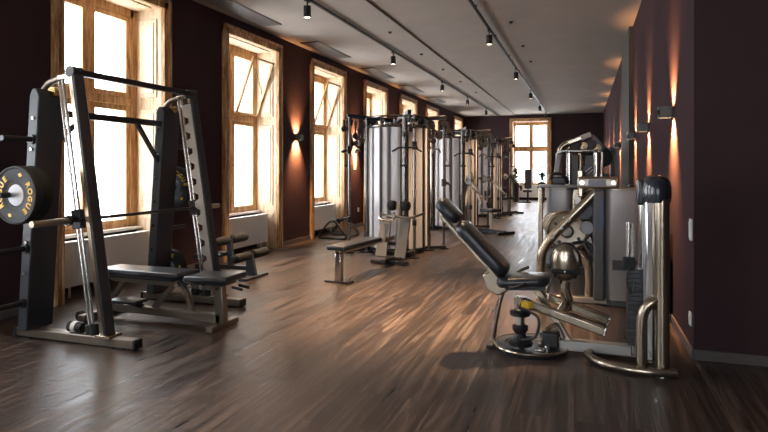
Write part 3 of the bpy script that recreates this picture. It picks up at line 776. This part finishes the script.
# seated row station of the first tower
T1 = towers[0]
def pt(mb, n, mat, p=T1, **k): return mb.build(n, mat, p, **k)
RB = Matrix.Rotation(math.radians(-6), 3, 'Z')
def q(x, y, z): v = RB @ V((x, y, 0)); return (v.x - 2.84, v.y + 6.5, z)
sp = pt(MB().box(q(0, .48, .425), (.26, 1.06, .06), RB), 'bench_pad', 'leather', bev=.02, seg=3)
pt(MB().bar(q(0, 0, .375), q(0, 1.9, .375), .07, .06), 'bench_beam', 'chrome', bev=.006)
pt(MB().bar(q(0, .04, .02), q(0, .04, .36), .08, .10, (0, 1, 0)), 'bench_leg', 'chrome', bev=.01)
pt(MB().box(q(0, .04, .012), (.34, .14, .024), RB), 'bench_foot', 'darksteel', bev=.006)
for s in (-1, 1):
    a = q(s * .15 + .06, 1.42, .12); b = q(s * .15 + .06, 1.62, .66)
    pt(MB().bar(a, b, .17, .025, (0, 1, 0)), 'foot_plate', 'midgrey', bev=.008)
pt(MB().bar(q(-.2, 1.53, .30), q(.28, 1.53, .30), .05, .05), 'foot_plate_beam', 'darksteel')
pt(MB().bar(q(.0, 1.3, .06), q(.0, 2.5, .06), .08, .07), 'floor_beam', 'darksteel', bev=.006)
pt(MB().bar(q(-.28, 1.50, .03), q(.30, 1.50, .03), .07, .05), 'cross_foot', 'darksteel', bev=.006)
pt(MB().bar(q(.05, 1.7, .06), q(.05, 1.75, .86), .06, .06, (0, 1, 0)), 'knee_post', 'brush', bev=.006)
pt(MB().cyl(q(-.14, 1.75, .84), q(.24, 1.75, .84), .014, seg=10), 'knee_axle', 'chrome')
for s in (-1, 1):
    pt(MB().lathe([(.04, .05), (.068, .06), (.075, .08), (.075, .14), (.068, .16), (.04, .17)], q(.05, 1.75, .84), RB @ V((s, 0, 0)), 22), 'knee_roller', 'rubber')
pt(MB().tube([q(-.14, 1.50, .72), q(.05, 1.52, .70), q(.30, 1.60, .68), q(.46, 1.75, .74)], .018, seg=10), 'row_bar', 'chrome')
pt(MB().tube([q(-.10, 1.48, .76), q(-.10, 1.42, .66), q(.10, 1.42, .66), q(.10, 1.48, .76)], .013, seg=8), 'row_handle', 'chrome')
# press station of the second tower
def press_station(T, cx, cy, a):
    R = Matrix.Rotation(a, 3, 'Z')
    def w(x, y, z): v = R @ V((x, y, 0)); return (v.x + cx, v.y + cy, z)
    def p(mb, n, mat, **k): return mb.build(n, mat, T, **k)
    p(MB().bar(w(.45, 0, .05), w(1.55, 0, .05), .08, .07), 'station_beam', 'darksteel', bev=.006)
    p(MB().bar(w(1.55, -.25, .035), w(1.55, .25, .035), .07, .06), 'station_foot', 'darksteel', bev=.006)
    p(MB().bar(w(1.15, 0, .08), w(1.12, 0, .46), .07, .07, (1, 0, 0)), 'seat_post', 'brush', bev=.006)
    p(MB().box(w(1.12, 0, .49), (.36, .32, .07), R), 'seat_pad', 'leather', bev=.025, seg=4)
    p(MB().bar(w(.52, 0, 1.30), w(.85, 0, .60), .05, .05), 'back_post', 'brush')
    for s in (-1, 1):
        p(MB().tube([w(.60, s * .12, 1.18), w(.75, s * .36, 1.12), w(1.05, s * .40, .92), w(1.28, s * .36, .78), w(1.42, s * .30, .80)], .020, seg=10), 'press_arm', 'darkchrome')
        p(MB().cyl(w(1.30, s * .34, .72), w(1.30, s * .34, .92), .022, seg=10), 'grip', 'rubber')
        p(MB().lathe([(.03, -.02), (.09, -.015), (.09, .015), (.03, .02)], w(.70, s * .22, 1.15), R @ V((0, 1, 0)), 20), 'cam', 'steelgrey')
press_station(towers[1], TW[1][0], TW[1][1], math.radians(-35))
press_station(towers[2], TW[2][0], TW[2][1], math.radians(60))
T3 = towers[2]
MB().bar((-2.80, 13.75, 2.31), (-2.50, 17.75, 2.31), .09, .07).build('link_beam', 'darksteel', T3, bev=.006)
MB().cyl((-2.42, 17.72, .03), (-2.42, 17.72, 2.30), .045, seg=16).build('end_column', 'darkchrome', T3)
MB().bar((-2.70, 17.5, .04), (-2.18, 17.86, .04), .14, .07).build('end_foot', 'darksteel', T3, bev=.01)

# ------------------------------------------------------------ seated thigh machine in front
th = thing('thigh_machine', 'seated inner thigh machine with reclined charcoal seat and tall chrome weight column', 'weight machine', (-.1, 4.6, 0))
def tp(mb, n, mat, p=th, **k): return mb.build(n, mat, p, **k)
Y0 = 4.62
def slab(p0, p1, w, t, name, mat='leather', bev=.03, parent=th, ytop=None):
    """padded slab running p0->p1 in the xz plane, w across y, t thick"""
    return tp(MB().bar(p0, p1, w, t), name, mat, parent, bev=bev, seg=5)
def rounded_pad(p0, p1, w0, w1, t, name, parent=th, mat='leather', n=18):
    p0 = V(p0); p1 = V(p1); d = (p1 - p0); L = d.length; d.normalize(); s = V((0, 1, 0)); nn = d.cross(s).normalized()
    m = MB(); rows = []
    for i in range(n + 1):
        u = i / n; e = min(u, 1 - u) * L
        rad = .09; k = 1.0 if e > rad else math.sqrt(max(0.0, 1 - ((rad - e) / rad) ** 2)) * .45 + .55
        hw = ((w0 + (w1 - w0) * u) / 2) * k; ht = t / 2 * (1.0 if e > .04 else .45 + .55 * math.sqrt(max(0, 1 - ((.04 - e) / .04) ** 2)))
        ring = []
        for j in range(20):
            a = 2 * PI * j / 20; ca, sa = math.cos(a), math.sin(a)
            px = math.copysign(abs(ca) ** .38, ca) * hw; pz = math.copysign(abs(sa) ** .55, sa) * ht
            ring.append(m.b.verts.new(p0 + d * (u * L) + s * px + nn * pz))
        rows.append(ring)
    for i in range(n):
        for j in range(20): m._face([rows[i][j], rows[i][(j + 1) % 20], rows[i + 1][(j + 1) % 20], rows[i + 1][j]])
    m._face(rows[0][::-1]); m._face(rows[-1])
    return m.build(name, mat, parent, ang=70)
rounded_pad((-.575, Y0, .575), (-.945, Y0, .955), .30, .30, .11, 'back_pad')
rounded_pad((-.950, Y0, .975), (-1.115, Y0, 1.135), .27, .24, .10, 'head_pad')
rounded_pad((-.64, Y0, .515), (-.25, Y0, .545), .34, .28, .085, 'seat_pad')
tp(MB().bar((-.60, Y0, .49), (-1.09, Y0, 1.01), .10, .03), 'back_shell', 'bronze', bev=.006)
tp(MB().prism([(-.76, Y0 - .05, .56), (-.68, Y0 - .05, .60), (-.58, Y0 - .05, .50), (-.56, Y0 - .05, .44), (-.64, Y0 - .05, .40), (-.72, Y0 - .05, .44)], (0, .10, 0)), 'seat_bracket', 'bronze', bev=.012, seg=3)
tp(MB().tube([(-.60, Y0, .45), (-.64, Y0, .30), (-.69, Y0, .02)], .021, seg=12), 'rear_leg', 'bronze')
tp(MB().bar((-.69, Y0 - .12, .015), (-.69, Y0 + .12, .015), .05, .03), 'rear_foot', 'darksteel', bev=.006)
tp(MB().tube([(-.56, Y0 - .12, .50), (-.50, Y0 - .19, .50), (-.42, Y0 - .20, .535)], .013, seg=10), 'hand_grip', 'rubber')
tp(MB().tube([(-.56, Y0 + .12, .50), (-.50, Y0 + .19, .56), (-.42, Y0 + .20, .60)], .013, seg=10), 'hand_grip', 'rubber')
tp(MB().bar((-.62, Y0, .465), (-.28, Y0, .485), .08, .04), 'seat_beam', 'darksteel')
tp(MB().bar((-.36, Y0 + .02, .48), (-.10, Y0 + .02, .06), .045, .05), 'diagonal_strut', 'bronze', bev=.005)
# round floor base
bs = tp(MB().lathe([(.0, 0), (.27, 0), (.275, .01), (.275, .03), (.262, .042), (.20, .042), (.19, .03), (.0, .03)], (-.39, 4.62, 0), seg=40), 'round_base', 'darksteel')
tp(MB().tube([(-.39 + .272 * math.cos(a), 4.62 + .272 * math.sin(a), .034) for a in [2 * PI * k / 20 for k in range(20)]], .012, seg=8, closed=True, sub=3), 'base_rim', 'bronze', bs)
pv = tp(MB().cyl((-.46, 4.52, .03), (-.46, 4.52, .30), .035, seg=18), 'pivot_post', 'chrome')
tp(MB().lathe([(.04, 0), (.09, .005), (.095, .03), (.06, .05), (.04, .09), (.06, .12), (.06, .15), (.04, .16)], (-.46, 4.52, .05), seg=24), 'lower_hub', 'darksteel')
tp(MB().lathe([(.04, 0), (.075, .004), (.08, .03), (.05, .045)], (-.46, 4.52, .275), seg=24), 'upper_hub', 'darksteel')
tp(MB().cyl((-.46, 4.52, .30), (-.46, 4.52, .42), .045, seg=18), 'pivot_sleeve', 'bronze')
tp(MB().lathe([(.03, 0), (.055, .004), (.055, .05), (.03, .056)], (-.40, 4.50, .345), seg=18), 'yellow_knob', 'yellowknob')
tp(MB().tube([(-.30, 4.58, .05), (-.27, 4.60, .16), (-.20, 4.60, .20), (-.15, 4.60, .10)], .018, seg=8), 'linkage', 'bronze')
for k in range(5):
    a = -.9 + k * .55
    tp(MB().cyl((-.39 + .21 * math.cos(a), 4.62 + .21 * math.sin(a), .03), (-.39 + .21 * math.cos(a), 4.62 + .21 * math.sin(a), .085), .020, seg=12), 'stop_pin', 'chrome')
tp(MB().box((-.24, 4.58, .10), (.12, .12, .12)), 'gear_box', 'darksteel', bev=.015, seg=3)
tp(MB().box((-.31, 4.42, .045), (.06, .05, .05)), 'toe_block', 'chrome', bev=.008)
tp(MB().tube([(-.46, 4.43, .36), (-.32, 4.40, .30), (-.34, 4.40, .16), (-.44, 4.42, .12)], .011, seg=8), 'cable_guide', 'darksteel')
# leg arms with foot rests
def legarm(pa, pb, wd, nm='leg_arm'):
    a = tp(MB().bar(pa, pb, .055, .065), nm, 'bronze', bev=.012, seg=3)
    d = (V(pb) - V(pa)).normalized()
    tp(MB().bar(V(pa).lerp(V(pb), .55) + V((0, .045, -.005)), V(pb) + V((0, .045, -.005)), .05, .075), 'foot_rest', 'rubber', a, bev=.01)
    tp(MB().bar(V(pb) - d * .004, V(pb) + d * .012, .058, .068), 'end_cap', 'chrome', a, bev=.006)
    return a
legarm((-.43, 4.50, .385), (.14, 4.42, .235), 1)
legarm((-.28, 4.86, .36), (.18, 4.88, .20), 1)
tp(MB().tube([(-.42, 4.60, .33), (-.25, 4.66, .28), (-.10, 4.78, .30)], .02, seg=10), 'cross_link', 'bronze')
# knee pad with a nickel shell on a bent stalk
kp = tp(MB().lathe([(.112, .0), (.10, .016), (.07, .030), (.0, .036)], (0, 0, 0), (0, -1, 0), 28), 'knee_shell', 'bronze')
me = kp.data; me.transform(Matrix.Translation((V((-.135, 4.60, .68)) - ORG[th.name])) @ Matrix.Diagonal((.92, 1, 1.3, 1)) @ Matrix.Translation(ORG[th.name]))
m = MB(); m.tube([(-.225, 4.63, .65), (-.225, 4.63, .72), (-.195, 4.63, .785), (-.135, 4.63, .81), (-.075, 4.63, .785), (-.045, 4.63, .72), (-.045, 4.63, .65)], .026, seg=12)
tp(m, 'knee_cushion', 'leather')
tp(MB().box((-.135, 4.64, .675), (.17, .05, .24)), 'knee_pad_back', 'leather', bev=.02, seg=3)
tp(MB().box((-.135, 4.592, .62), (.205, .06, .04)), 'knee_strap', 'rubber', bev=.012)
tp(MB().ball((-.135, 4.558, .62), .012), 'strap_button', 'chrome')
tp(MB().tube([(-.135, 4.63, .57), (-.14, 4.63, .48), (-.12, 4.64, .38), (-.16, 4.66, .30)], .040, seg=14), 'knee_stalk', 'bronze')
# spine to the column
tp(MB().bar((-.20, 4.62, .062), (.40, 4.62, .062), .09, .075), 'spine_beam', 'palesteel', bev=.008)
tp(MB().bar((-.215, 4.62, .075), (-.195, 4.62, .075), .12, .13), 'spine_flange', 'chrome', bev=.008)
tp(MB().tube([(.02, 4.50, .035), (.10, 4.36, .032), (.25, 4.28, .032), (.42, 4.26, .032), (.58, 4.28, .032)], .030, seg=12), 'floor_rail', 'bronze')
tp(MB().tube([(.02, 4.52, .033), (.12, 4.72, .032), (.30, 4.80, .032), (.50, 4.72, .032)], .028, seg=12), 'floor_rail', 'bronze')
# weight column
CX, CY = .455, 4.36
col = tp(MB().cyl((CX + .045, CY - .02, .03), (CX + .045, CY - .02, 1.19), .048, seg=24, e=1.3), 'column', 'bronze')
tp(MB().cyl((CX + .045, CY - .02, 0), (CX + .045, CY - .02, .03), .085, seg=28), 'column_foot', 'chrome', col)
tp(MB().cyl((CX - .055, CY + .18, .03), (CX - .055, CY + .18, 1.20), .030, seg=18), 'inner_column', 'chrome')
tp(MB().bx(CX - .055, CX + .0, CY - .01, CY + .03, .06, 1.20), 'front_channel', 'chrome', bev=.012, seg=3)
# cap: dark bull-nosed hood
m = MB()
m.lathe([(.0, 1.352), (.04, 1.350), (.070, 1.335), (.088, 1.305), (.096, 1.26), (.096, 1.20), (.090, 1.165)], (0, 0, 0), seg=36)
for v_ in m.b.verts: v_.co = V((CX + .02 + v_.co.x, CY + .07 + v_.co.y * 1.7, v_.co.z))
tp(m, 'hood', 'hoodblack', ang=60)
tp(MB().bx(CX - .10, CX - .06, CY + .05, CY + .22, 1.14, 1.32), 'hood_side_block', 'hoodblack', bev=.015, seg=3)
st = MB()
for k in range(17): st.bx(CX - .16, CX - .065, CY + .10, CY + .30, .14 + k * .032, .168 + k * .032)
tp(st, 'weight_stack', 'plates')
tp(MB().cyl((CX - .13, CY + .14, .06), (CX - .13, CY + .14, 1.0), .009, seg=8), 'guide_rod', 'chrome')
tp(MB().cyl((CX - .13, CY + .25, .06), (CX - .13, CY + .25, 1.0), .009, seg=8), 'guide_rod', 'chrome')
tp(MB().cyl((CX - .165, CY + .06, .78), (CX - .165, CY + .06, 1.02), .013, seg=10).cyl((CX - .135, CY + .06, .76), (CX - .135, CY + .06, .98), .013, seg=10), 'add_weight_rods', 'chrome')
tp(MB().box((CX - .155, CY + .06, .73), (.08, .05, .09)), 'selector_block', 'rubber', bev=.01)
tp(MB().tube([(CX - .16, CY + .03, .70), (CX - .17, CY + .02, .60), (CX - .14, CY + .03, .52), (CX - .12, CY + .05, .62)], .006, seg=6), 'selector_cord', 'black')
tp(MB().bx(CX - .06, CX + .10, CY + .03, CY + .30, .06, 1.16), 'rear_shroud', 'smoke', bev=.02)
tp(MB().tube([(CX - .085, CY - .04, .03), (CX - .085, CY - .04, .30), (CX - .07, CY - .04, .42), (CX - .02, CY - .04, .485), (CX + .03, CY - .03, .50)], .036, seg=14), 'elbow_tube', 'bronze')

# ------------------------------------------------------------ leg machine behind it with diagonal arm and cam
lg = thing('leg_machine', 'large leg machine with bronze diagonal arm, cam disc and grey translucent weight housing', 'weight machine', (.1, 6.5, 0))
def lp(mb, n, mat, p=lg, **k): return mb.build(n, mat, p, **k)
def housing(p, x0, x1, y0, y1, zt, n='weight_housing'):
    sh = MB()
    R_ = .08; pts = []
    for (cx_, cy_, a0) in ((x1 - R_, y0 + R_, -PI / 2), (x1 - R_, y1 - R_, 0), (x0 + R_, y1 - R_, PI / 2), (x0 + R_, y0 + R_, PI)):
        for k in range(7):
            a = a0 + PI / 2 * k / 6; pts.append((cx_ + R_ * math.cos(a), cy_ + R_ * math.sin(a)))
    nn = len(pts)
    for i in range(nn):
        a, b = pts[i], pts[(i + 1) % nn]; c_ = V(((x0 + x1) / 2, (y0 + y1) / 2))
        def inn(t): v = V(t); d = (c_ - v).normalized(); return v + d * .006
        ai, bi = inn(a), inn(b)
        sh.prism([(a[0], a[1], .06), (b[0], b[1], .06), (bi.x, bi.y, .06), (ai.x, ai.y, .06)], (0, 0, zt - .06))
    bmesh.ops.remove_doubles(sh.b, verts=sh.b.verts, dist=.0004)
    h = sh.build(n, 'smoke', p, ang=60)
    MB().prism([(a, b, zt) for a, b in pts], (0, 0, .025)).build('housing_cap', 'brush', p, bev=.006)
    MB().prism([(a, b, 0) for a, b in pts], (0, 0, .06)).build('housing_foot', 'smokedark', p, bev=.006)
    st = MB()
    for k in range(16): st.bx(x0 + .10, x1 - .10, y0 + .10, y1 - .08, .10 + k * .033, .129 + k * .033)
    st.build('weight_stack', 'plates', p)
    g = MB()
    for xx_ in (x0 + .15, x1 - .15): g.cyl((xx_, (y0 + y1) / 2, .06), (xx_, (y0 + y1) / 2, zt), .012, seg=8)
    g.build('guide_rods', 'chrome', p)
    return h
housing(lg, .20, .56, 6.30, 6.66, 1.17)
lp(MB().bx(.09, .20, 6.27, 6.68, .05, 1.18), 'side_shell', 'smokedark', bev=.02, seg=3)
lp(MB().bx(.085, .092, 6.33, 6.37, .80, 1.10).bx(.15, .185, 6.262, 6.272, .78, 1.10), 'blue_strip', 'blue')
lp(MB().bx(.27, .50, 6.292, 6.299, .37, .47), 'dark_label', 'smokedark')
lp(MB().box((.135, 6.33, 1.25), (.40, .13, .125)), 'head_beam', 'brush', bev=.03, seg=4)
lp(MB().bx(.04, .21, 6.258, 6.267, 1.22, 1.28), 'instruction_label', 'labelgrey')
for x in (-.02, .28): lp(MB().cyl((x, 6.25, 1.25), (x, 6.27, 1.25), .022, seg=16), 'cap_bolt', 'chrome')
lp(MB().bx(-.06, -.01, 6.32, 6.38, 1.10, 1.38), 'head_post', 'bronze', bev=.01)
# diagonal arm that bends to the floor
lp(MB().tube([(.12, 6.32, 1.16), (-.05, 6.32, .97), (-.28, 6.32, .72), (-.38, 6.32, .58), (-.425, 6.32, .44), (-.43, 6.32, .06)], .048, seg=16), 'diagonal_arm', 'bronze')
for x, z in ((-.22, .78), (-.15, .86), (-.31, .68)): lp(MB().cyl((x, 6.26, z), (x, 6.29, z), .018, seg=12), 'arm_bolt', 'chrome')
# cam and arms
lp(MB().lathe([(.03, -.03), (.06, -.03), (.065, -.015), (.19, -.012), (.215, -.025), (.225, -.02), (.225, .02), (.03, .02)], (-.17, 6.48, .73), (0, 1, 0), 40), 'cam_disc', 'brush')
for k in range(8):
    a_ = 2 * PI * k / 8 + .2; lp(MB().cyl((-.17 + .14 * math.cos(a_), 6.445, .73 + .14 * math.sin(a_)), (-.17 + .14 * math.cos(a_), 6.47, .73 + .14 * math.sin(a_)), .020, seg=12), 'cam_bolt', ('bronze', 'darksteel')[k % 2])
lp(MB().tube([(-.17 + .20 * math.cos(2 * PI * k / 20), 6.445, .73 + .20 * math.sin(2 * PI * k / 20)) for k in range(20)], .013, seg=8, closed=True, sub=3), 'cam_rim', 'bronze')
lp(MB().lathe([(.01, -.05), (.05, -.05), (.07, -.03), (.07, .0)], (-.17, 6.45, .73), (0, 1, 0), 24), 'cam_hub', 'darkchrome')
lp(MB().tube([(-.02, 6.44, .86), (.06, 6.42, .74), (.0, 6.42, .62), (.06, 6.42, .50)], .016, seg=8), 'linkage', 'darkchrome')
lp(MB().bar((-.08, 6.50, 1.10), (.06, 6.50, .60), .05, .04, (0, 1, 0)), 'inner_post', 'darkchrome')
lp(MB().lathe([(.02, -.03), (.12, -.03), (.13, 0), (.12, .03), (.02, .03)], (-.30, 6.52, .80), (0, 1, 0), 32), 'pulley', 'bronze')
lp(MB().lathe([(.02, -.03), (.085, -.03), (.09, 0), (.085, .03), (.02, .03)], (.0, 6.42, .95), (0, 1, 0), 26), 'pulley', 'darksteel')
lp(MB().lathe([(.02, -.03), (.065, -.03), (.07, 0), (.065, .03), (.02, .03)], (.03, 6.40, .78), (0, 1, 0), 26), 'pulley', 'steelgrey')
lp(MB().tube([(-.12, 6.45, .60), (.02, 6.42, .62), (.09, 6.40, .52)], .02, seg=8), 'linkage', 'darksteel')
lp(MB().tube([(.03, 6.45, 1.05), (-.06, 6.46, .90), (.05, 6.45, .84)], .012, seg=8), 'linkage', 'chrome')
lp(MB().bar((-.20, 6.40, .58), (.09, 6.40, .44), .05, .03), 'support_plate', 'rubber')
# arched tube to the floor
lp(MB().tube([(-.20, 6.40, .44), (-.10, 6.40, .52), (.0, 6.40, .47), (.045, 6.40, .34), (.05, 6.40, .06)], .042, seg=16), 'arched_tube', 'bronze')
lp(MB().bar((-.46, 6.38, .035), (.58, 6.38, .035), .10, .06), 'floor_beam', 'brush', bev=.008)
lp(MB().bar((-.43, 6.20, .03), (-.43, 7.1, .03), .09, .055), 'floor_beam', 'brush', bev=.008)
lp(MB().bar((.05, 6.42, .03), (.05, 7.1, .03), .09, .055), 'floor_beam', 'brush', bev=.008)
lp(MB().bar((-.20, 6.95, .06), (-.20, 6.95, .50), .06, .06, (1, 0, 0)), 'seat_post', 'brush')
rounded_pad((-.42, 6.95, .53), (.02, 6.95, .55), .40, .34, .09, 'seat_pad', lg)

# ------------------------------------------------------------ machine farther back with bronze side post
ml = thing('chest_machine', 'machine with rounded grey housing between bronze posts, left of the leg machine', 'weight machine', (-.4, 8.6, 0))
ORG[ml.name] = V((-.52, 8.6, 0))
housing(ml, -.62, -.28, 8.42, 8.78, 1.10)
MB().bx(-.72, -.66, 8.30, 8.42, 0, 1.14).build('side_post', 'bronze', ml, bev=.012)
MB().bx(-.74, -.20, 8.30, 8.82, 1.125, 1.16).build('top_shelf', 'steelgrey', ml, bev=.01)
MB().bx(-.27, -.14, 8.40, 8.80, .05, 1.12).build('side_shell', 'bronze', ml, bev=.02)
MB().bar((-.70, 8.60, .03), (.55, 8.60, .03), .10, .055).build('floor_beam', 'brush', ml, bev=.006)
MB().bar((.18, 8.60, .05), (.16, 8.60, .48), .07, .07, (1, 0, 0)).build('seat_post', 'brush', ml)
rounded_pad((-.02, 8.60, .51), (.36, 8.60, .53), .36, .34, .08, 'seat_pad', ml)
rounded_pad((.38, 8.60, .60), (.50, 8.60, 1.18), .30, .28, .08, 'back_pad', ml)
MB().bar((.50, 8.60, .05), (.54, 8.60, 1.15), .06, .06, (1, 0, 0)).build('back_post', 'brush', ml)
for s in (-1, 1): MB().tube([(-.14, 8.6 + s * .1, 1.02), (.0, 8.6 + s * .3, 1.12), (.16, 8.6 + s * .34, 1.04)], .02, seg=10).build('press_arm', 'bronze', ml)

# ------------------------------------------------------------ tall pulldown machine with bent white arm
pm = thing('pulldown_machine', 'tall machine with bent pale arm over a chrome crossbar, near the right wall', 'weight machine', (-.05, 10.5, 0))
def pp(mb, n, mat, **k): return mb.build(n, mat, pm, **k)
pp(MB().bar((-.46, 10.5, 1.20), (-.40, 10.5, 1.66), .12, .10, (1, 0, 0)), 'arm_lower', 'steelgrey', bev=.02)
pp(MB().tube([(-.40, 10.5, 1.64), (-.36, 10.5, 1.76), (-.25, 10.5, 1.84)], .055, seg=14), 'arm_elbow', 'bronze')
pp(MB().bar((-.27, 10.5, 1.83), (.10, 10.5, 1.97), .12, .085), 'arm_upper', 'bronze', bev=.02)
pp(MB().bar((-.06, 10.5, 1.905), (.115, 10.5, 1.975), .125, .092), 'arm_end', 'sillwhite', bev=.02)
pp(MB().bar((.12, 10.6, 1.96), (.32, 10.6, 1.72), .06, .10), 'arm_tail', 'darksteel', bev=.01)
pp(MB().tube([(-.40, 10.4, 1.66), (-.36, 10.4, 1.69), (.24, 10.4, 1.69), (.29, 10.4, 1.66), (.28, 10.4, 1.25)], .022, seg=12, smooth=False), 'crossbar', 'chrome')
for x, r_, mt in ((-.42, .05, 'brush'), (-.24, .055, 'chrome'), (-.06, .035, 'bronze'), (.20, .045, 'chrome')):
    pp(MB().cyl((x, 10.55, .05), (x, 10.55, 1.66), r_, seg=16), 'upright', mt)
for k, (x, z, r_) in enumerate(((-.30, 1.76, .075), (-.14, 1.80, .085), (.0, 1.78, .07), (.12, 1.80, .08), (.22, 1.74, .07))):
    pp(MB().lathe([(.02, -.03), (r_, -.025), (r_ * .9, 0), (r_, .025), (.02, .03)], (x, 10.55, z), (.3, 1, 0), 24), 'pulley', ('bronze', 'darksteel')[k % 2])
pp(MB().lathe([(.02, -.02), (.085, -.018), (.085, .018), (.02, .02)], (.07, 10.42, 1.38), (0, 1, 0), 28), 'round_weight', 'darksteel')
pp(MB().bar((.02, 10.395, 1.33), (.12, 10.395, 1.42), .008, .03, (0, 1, 0)).bar((.06, 10.395, 1.30), (.14, 10.395, 1.37), .008, .02, (0, 1, 0)), 'pale_stripes', 'white')
pp(MB().bx(-.20, -.10, 10.45, 10.65, .10, 1.62), 'dark_channel', 'smokedark')
pp(MB().bx(.02, .18, 10.60, 10.80, .10, 1.62), 'stack_housing', 'smokedark', bev=.02)
pp(MB().bar((-.50, 10.55, .03), (.40, 10.55, .03), .12, .06), 'floor_beam', 'darksteel', bev=.006)
pp(MB().bar((-.1, 10.2, .03), (-.1, 11.2, .03), .10, .06), 'floor_beam', 'darksteel', bev=.006)
pp(MB().bx(-.52, -.30, 10.42, 10.62, 1.12, 1.24), 'arm_hub', 'darksteel', bev=.02)
pp(MB().tube([(-.54, 10.45, 1.20), (-.50, 10.42, 1.30), (-.34, 10.42, 1.28), (-.26, 10.45, 1.16)], .025, seg=10), 'handle', 'rubber')
rounded_pad((-.30, 11.0, .50), (.10, 11.0, .52), .36, .34, .08, 'seat_pad', pm)
pp(MB().bar((-.1, 11.0, .05), (-.1, 11.0, .48), .06, .06, (1, 0, 0)), 'seat_post', 'brush')
# row machine between pulldown and pilaster
rm = thing('row_machine', 'dark machine with round weight discs against the right wall beside the grey strip', 'weight machine', (.35, 12.6, 0))
def rp(mb, n, mat, **k): return mb.build(n, mat, rm, **k)
for x in (.12, .55): rp(MB().bar((x, 12.6, .05), (x, 12.6, 1.75), .07, .07, (1, 0, 0)), 'upright', 'darksteel', bev=.006)
rp(MB().bar((.05, 12.6, 1.72), (.60, 12.6, 1.72), .08, .08), 'top_beam', 'darksteel', bev=.006)
rp(MB().tube([(.12, 12.5, 1.70), (-.08, 12.45, 1.60), (-.16, 12.45, 1.40)], .025, seg=10), 'arm', 'darksteel')
rp(MB().lathe([(.03, -.03), (.2, -.03), (.21, 0), (.2, .03), (.03, .03)], (.34, 12.5, 1.62), (0, 1, 0), 30), 'disc', 'rubber')
rp(MB().bar((.0, 12.6, .03), (.66, 12.6, .03), .12, .06), 'floor_beam', 'darksteel')
rp(MB().bx(.2, .48, 12.55, 12.85, .06, 1.3), 'housing', 'smokedark', bev=.03)
rounded_pad((-.30, 12.6, .50), (.10, 12.6, .52), .34, .32, .08, 'seat_pad', rm)
rp(MB().bar((-.1, 12.6, .03), (-.1, 12.6, .48), .06, .06, (1, 0, 0)), 'seat_post', 'brush')
rp(MB().bar((-.32, 12.6, .03), (.05, 12.6, .03), .10, .06), 'floor_beam', 'darksteel')

# ------------------------------------------------------------ the end window: upright bench and two plants
eb = thing('utility_chair', 'upright dark padded exercise chair standing before the end window', 'exercise chair', (-2.2, 24.0, 0))
MB().box((-2.14, 24.1, .95), (.28, .07, .78), rx(-.06)).build('back_pad', 'leather', eb, bev=.02, seg=3)
MB().box((-2.14, 23.9, .48), (.34, .40, .09)).build('seat_pad', 'leather', eb, bev=.02, seg=3)
MB().bar((-2.14, 24.0, .05), (-2.14, 24.0, .46), .07, .07, (0, 1, 0)).build('post', 'darksteel', eb)
MB().bar((-2.14, 24.05, .46), (-2.14, 24.18, 1.2), .05, .04, (0, 1, 0)).build('back_post', 'darksteel', eb)
MB().bar((-2.5, 23.9, .025), (-2.0, 23.9, .025), .07, .05).bar((-2.14, 23.8, .025), (-2.14, 24.3, .025), .07, .05).build('foot', 'darksteel', eb)
def plant(x, y, z, hpot, label):
    t = thing('potted_plant', label, 'plant', (x, y, 0), 'plants by the end window')
    MB().lathe([(.08, 0), (.11, .01), (.14, hpot - .02), (.145, hpot), (.125, hpot), (.12, hpot - .03)], (x, y, z), seg=24).build('planter', 'pot', t)
    rnd = random.Random(int(x * 100)); m = MB()
    for k in range(90):
        a = rnd.uniform(0, 2 * PI); r1 = rnd.uniform(.02, .26); zz = z + hpot + rnd.uniform(.02, .60); L = rnd.uniform(.14, .24)
        c = V((x + r1 * math.cos(a), y + r1 * math.sin(a), zz)); d = V((math.cos(a), math.sin(a), rnd.uniform(-.3, .9))).normalized(); s = d.cross(V((0, 0, 1))).normalized() * L * .3
        nv = d.cross(s).normalized() * .002
        m.prism([c - d * L * .5, c + s, c + d * L * .6, c - s], nv)
    m.build('leaves', 'leaf', t)
    m = MB()
    for k in range(7):
        a = rnd.uniform(0, 2 * PI); m.tube([(x, y, z + hpot - .05), (x + .06 * math.cos(a), y + .06 * math.sin(a), z + hpot + .15), (x + .17 * math.cos(a), y + .17 * math.sin(a), z + hpot + .36)], .006, seg=6, sub=3)
    m.build('stems', 'leaf', t)
plant(-2.66, 24.3, 0, .80, 'leafy plant in a tall dark planter left of the padded chair by the end window')
plant(-1.62, 24.3, 0, .84, 'leafy plant in a dark planter right of the padded chair by the end window')
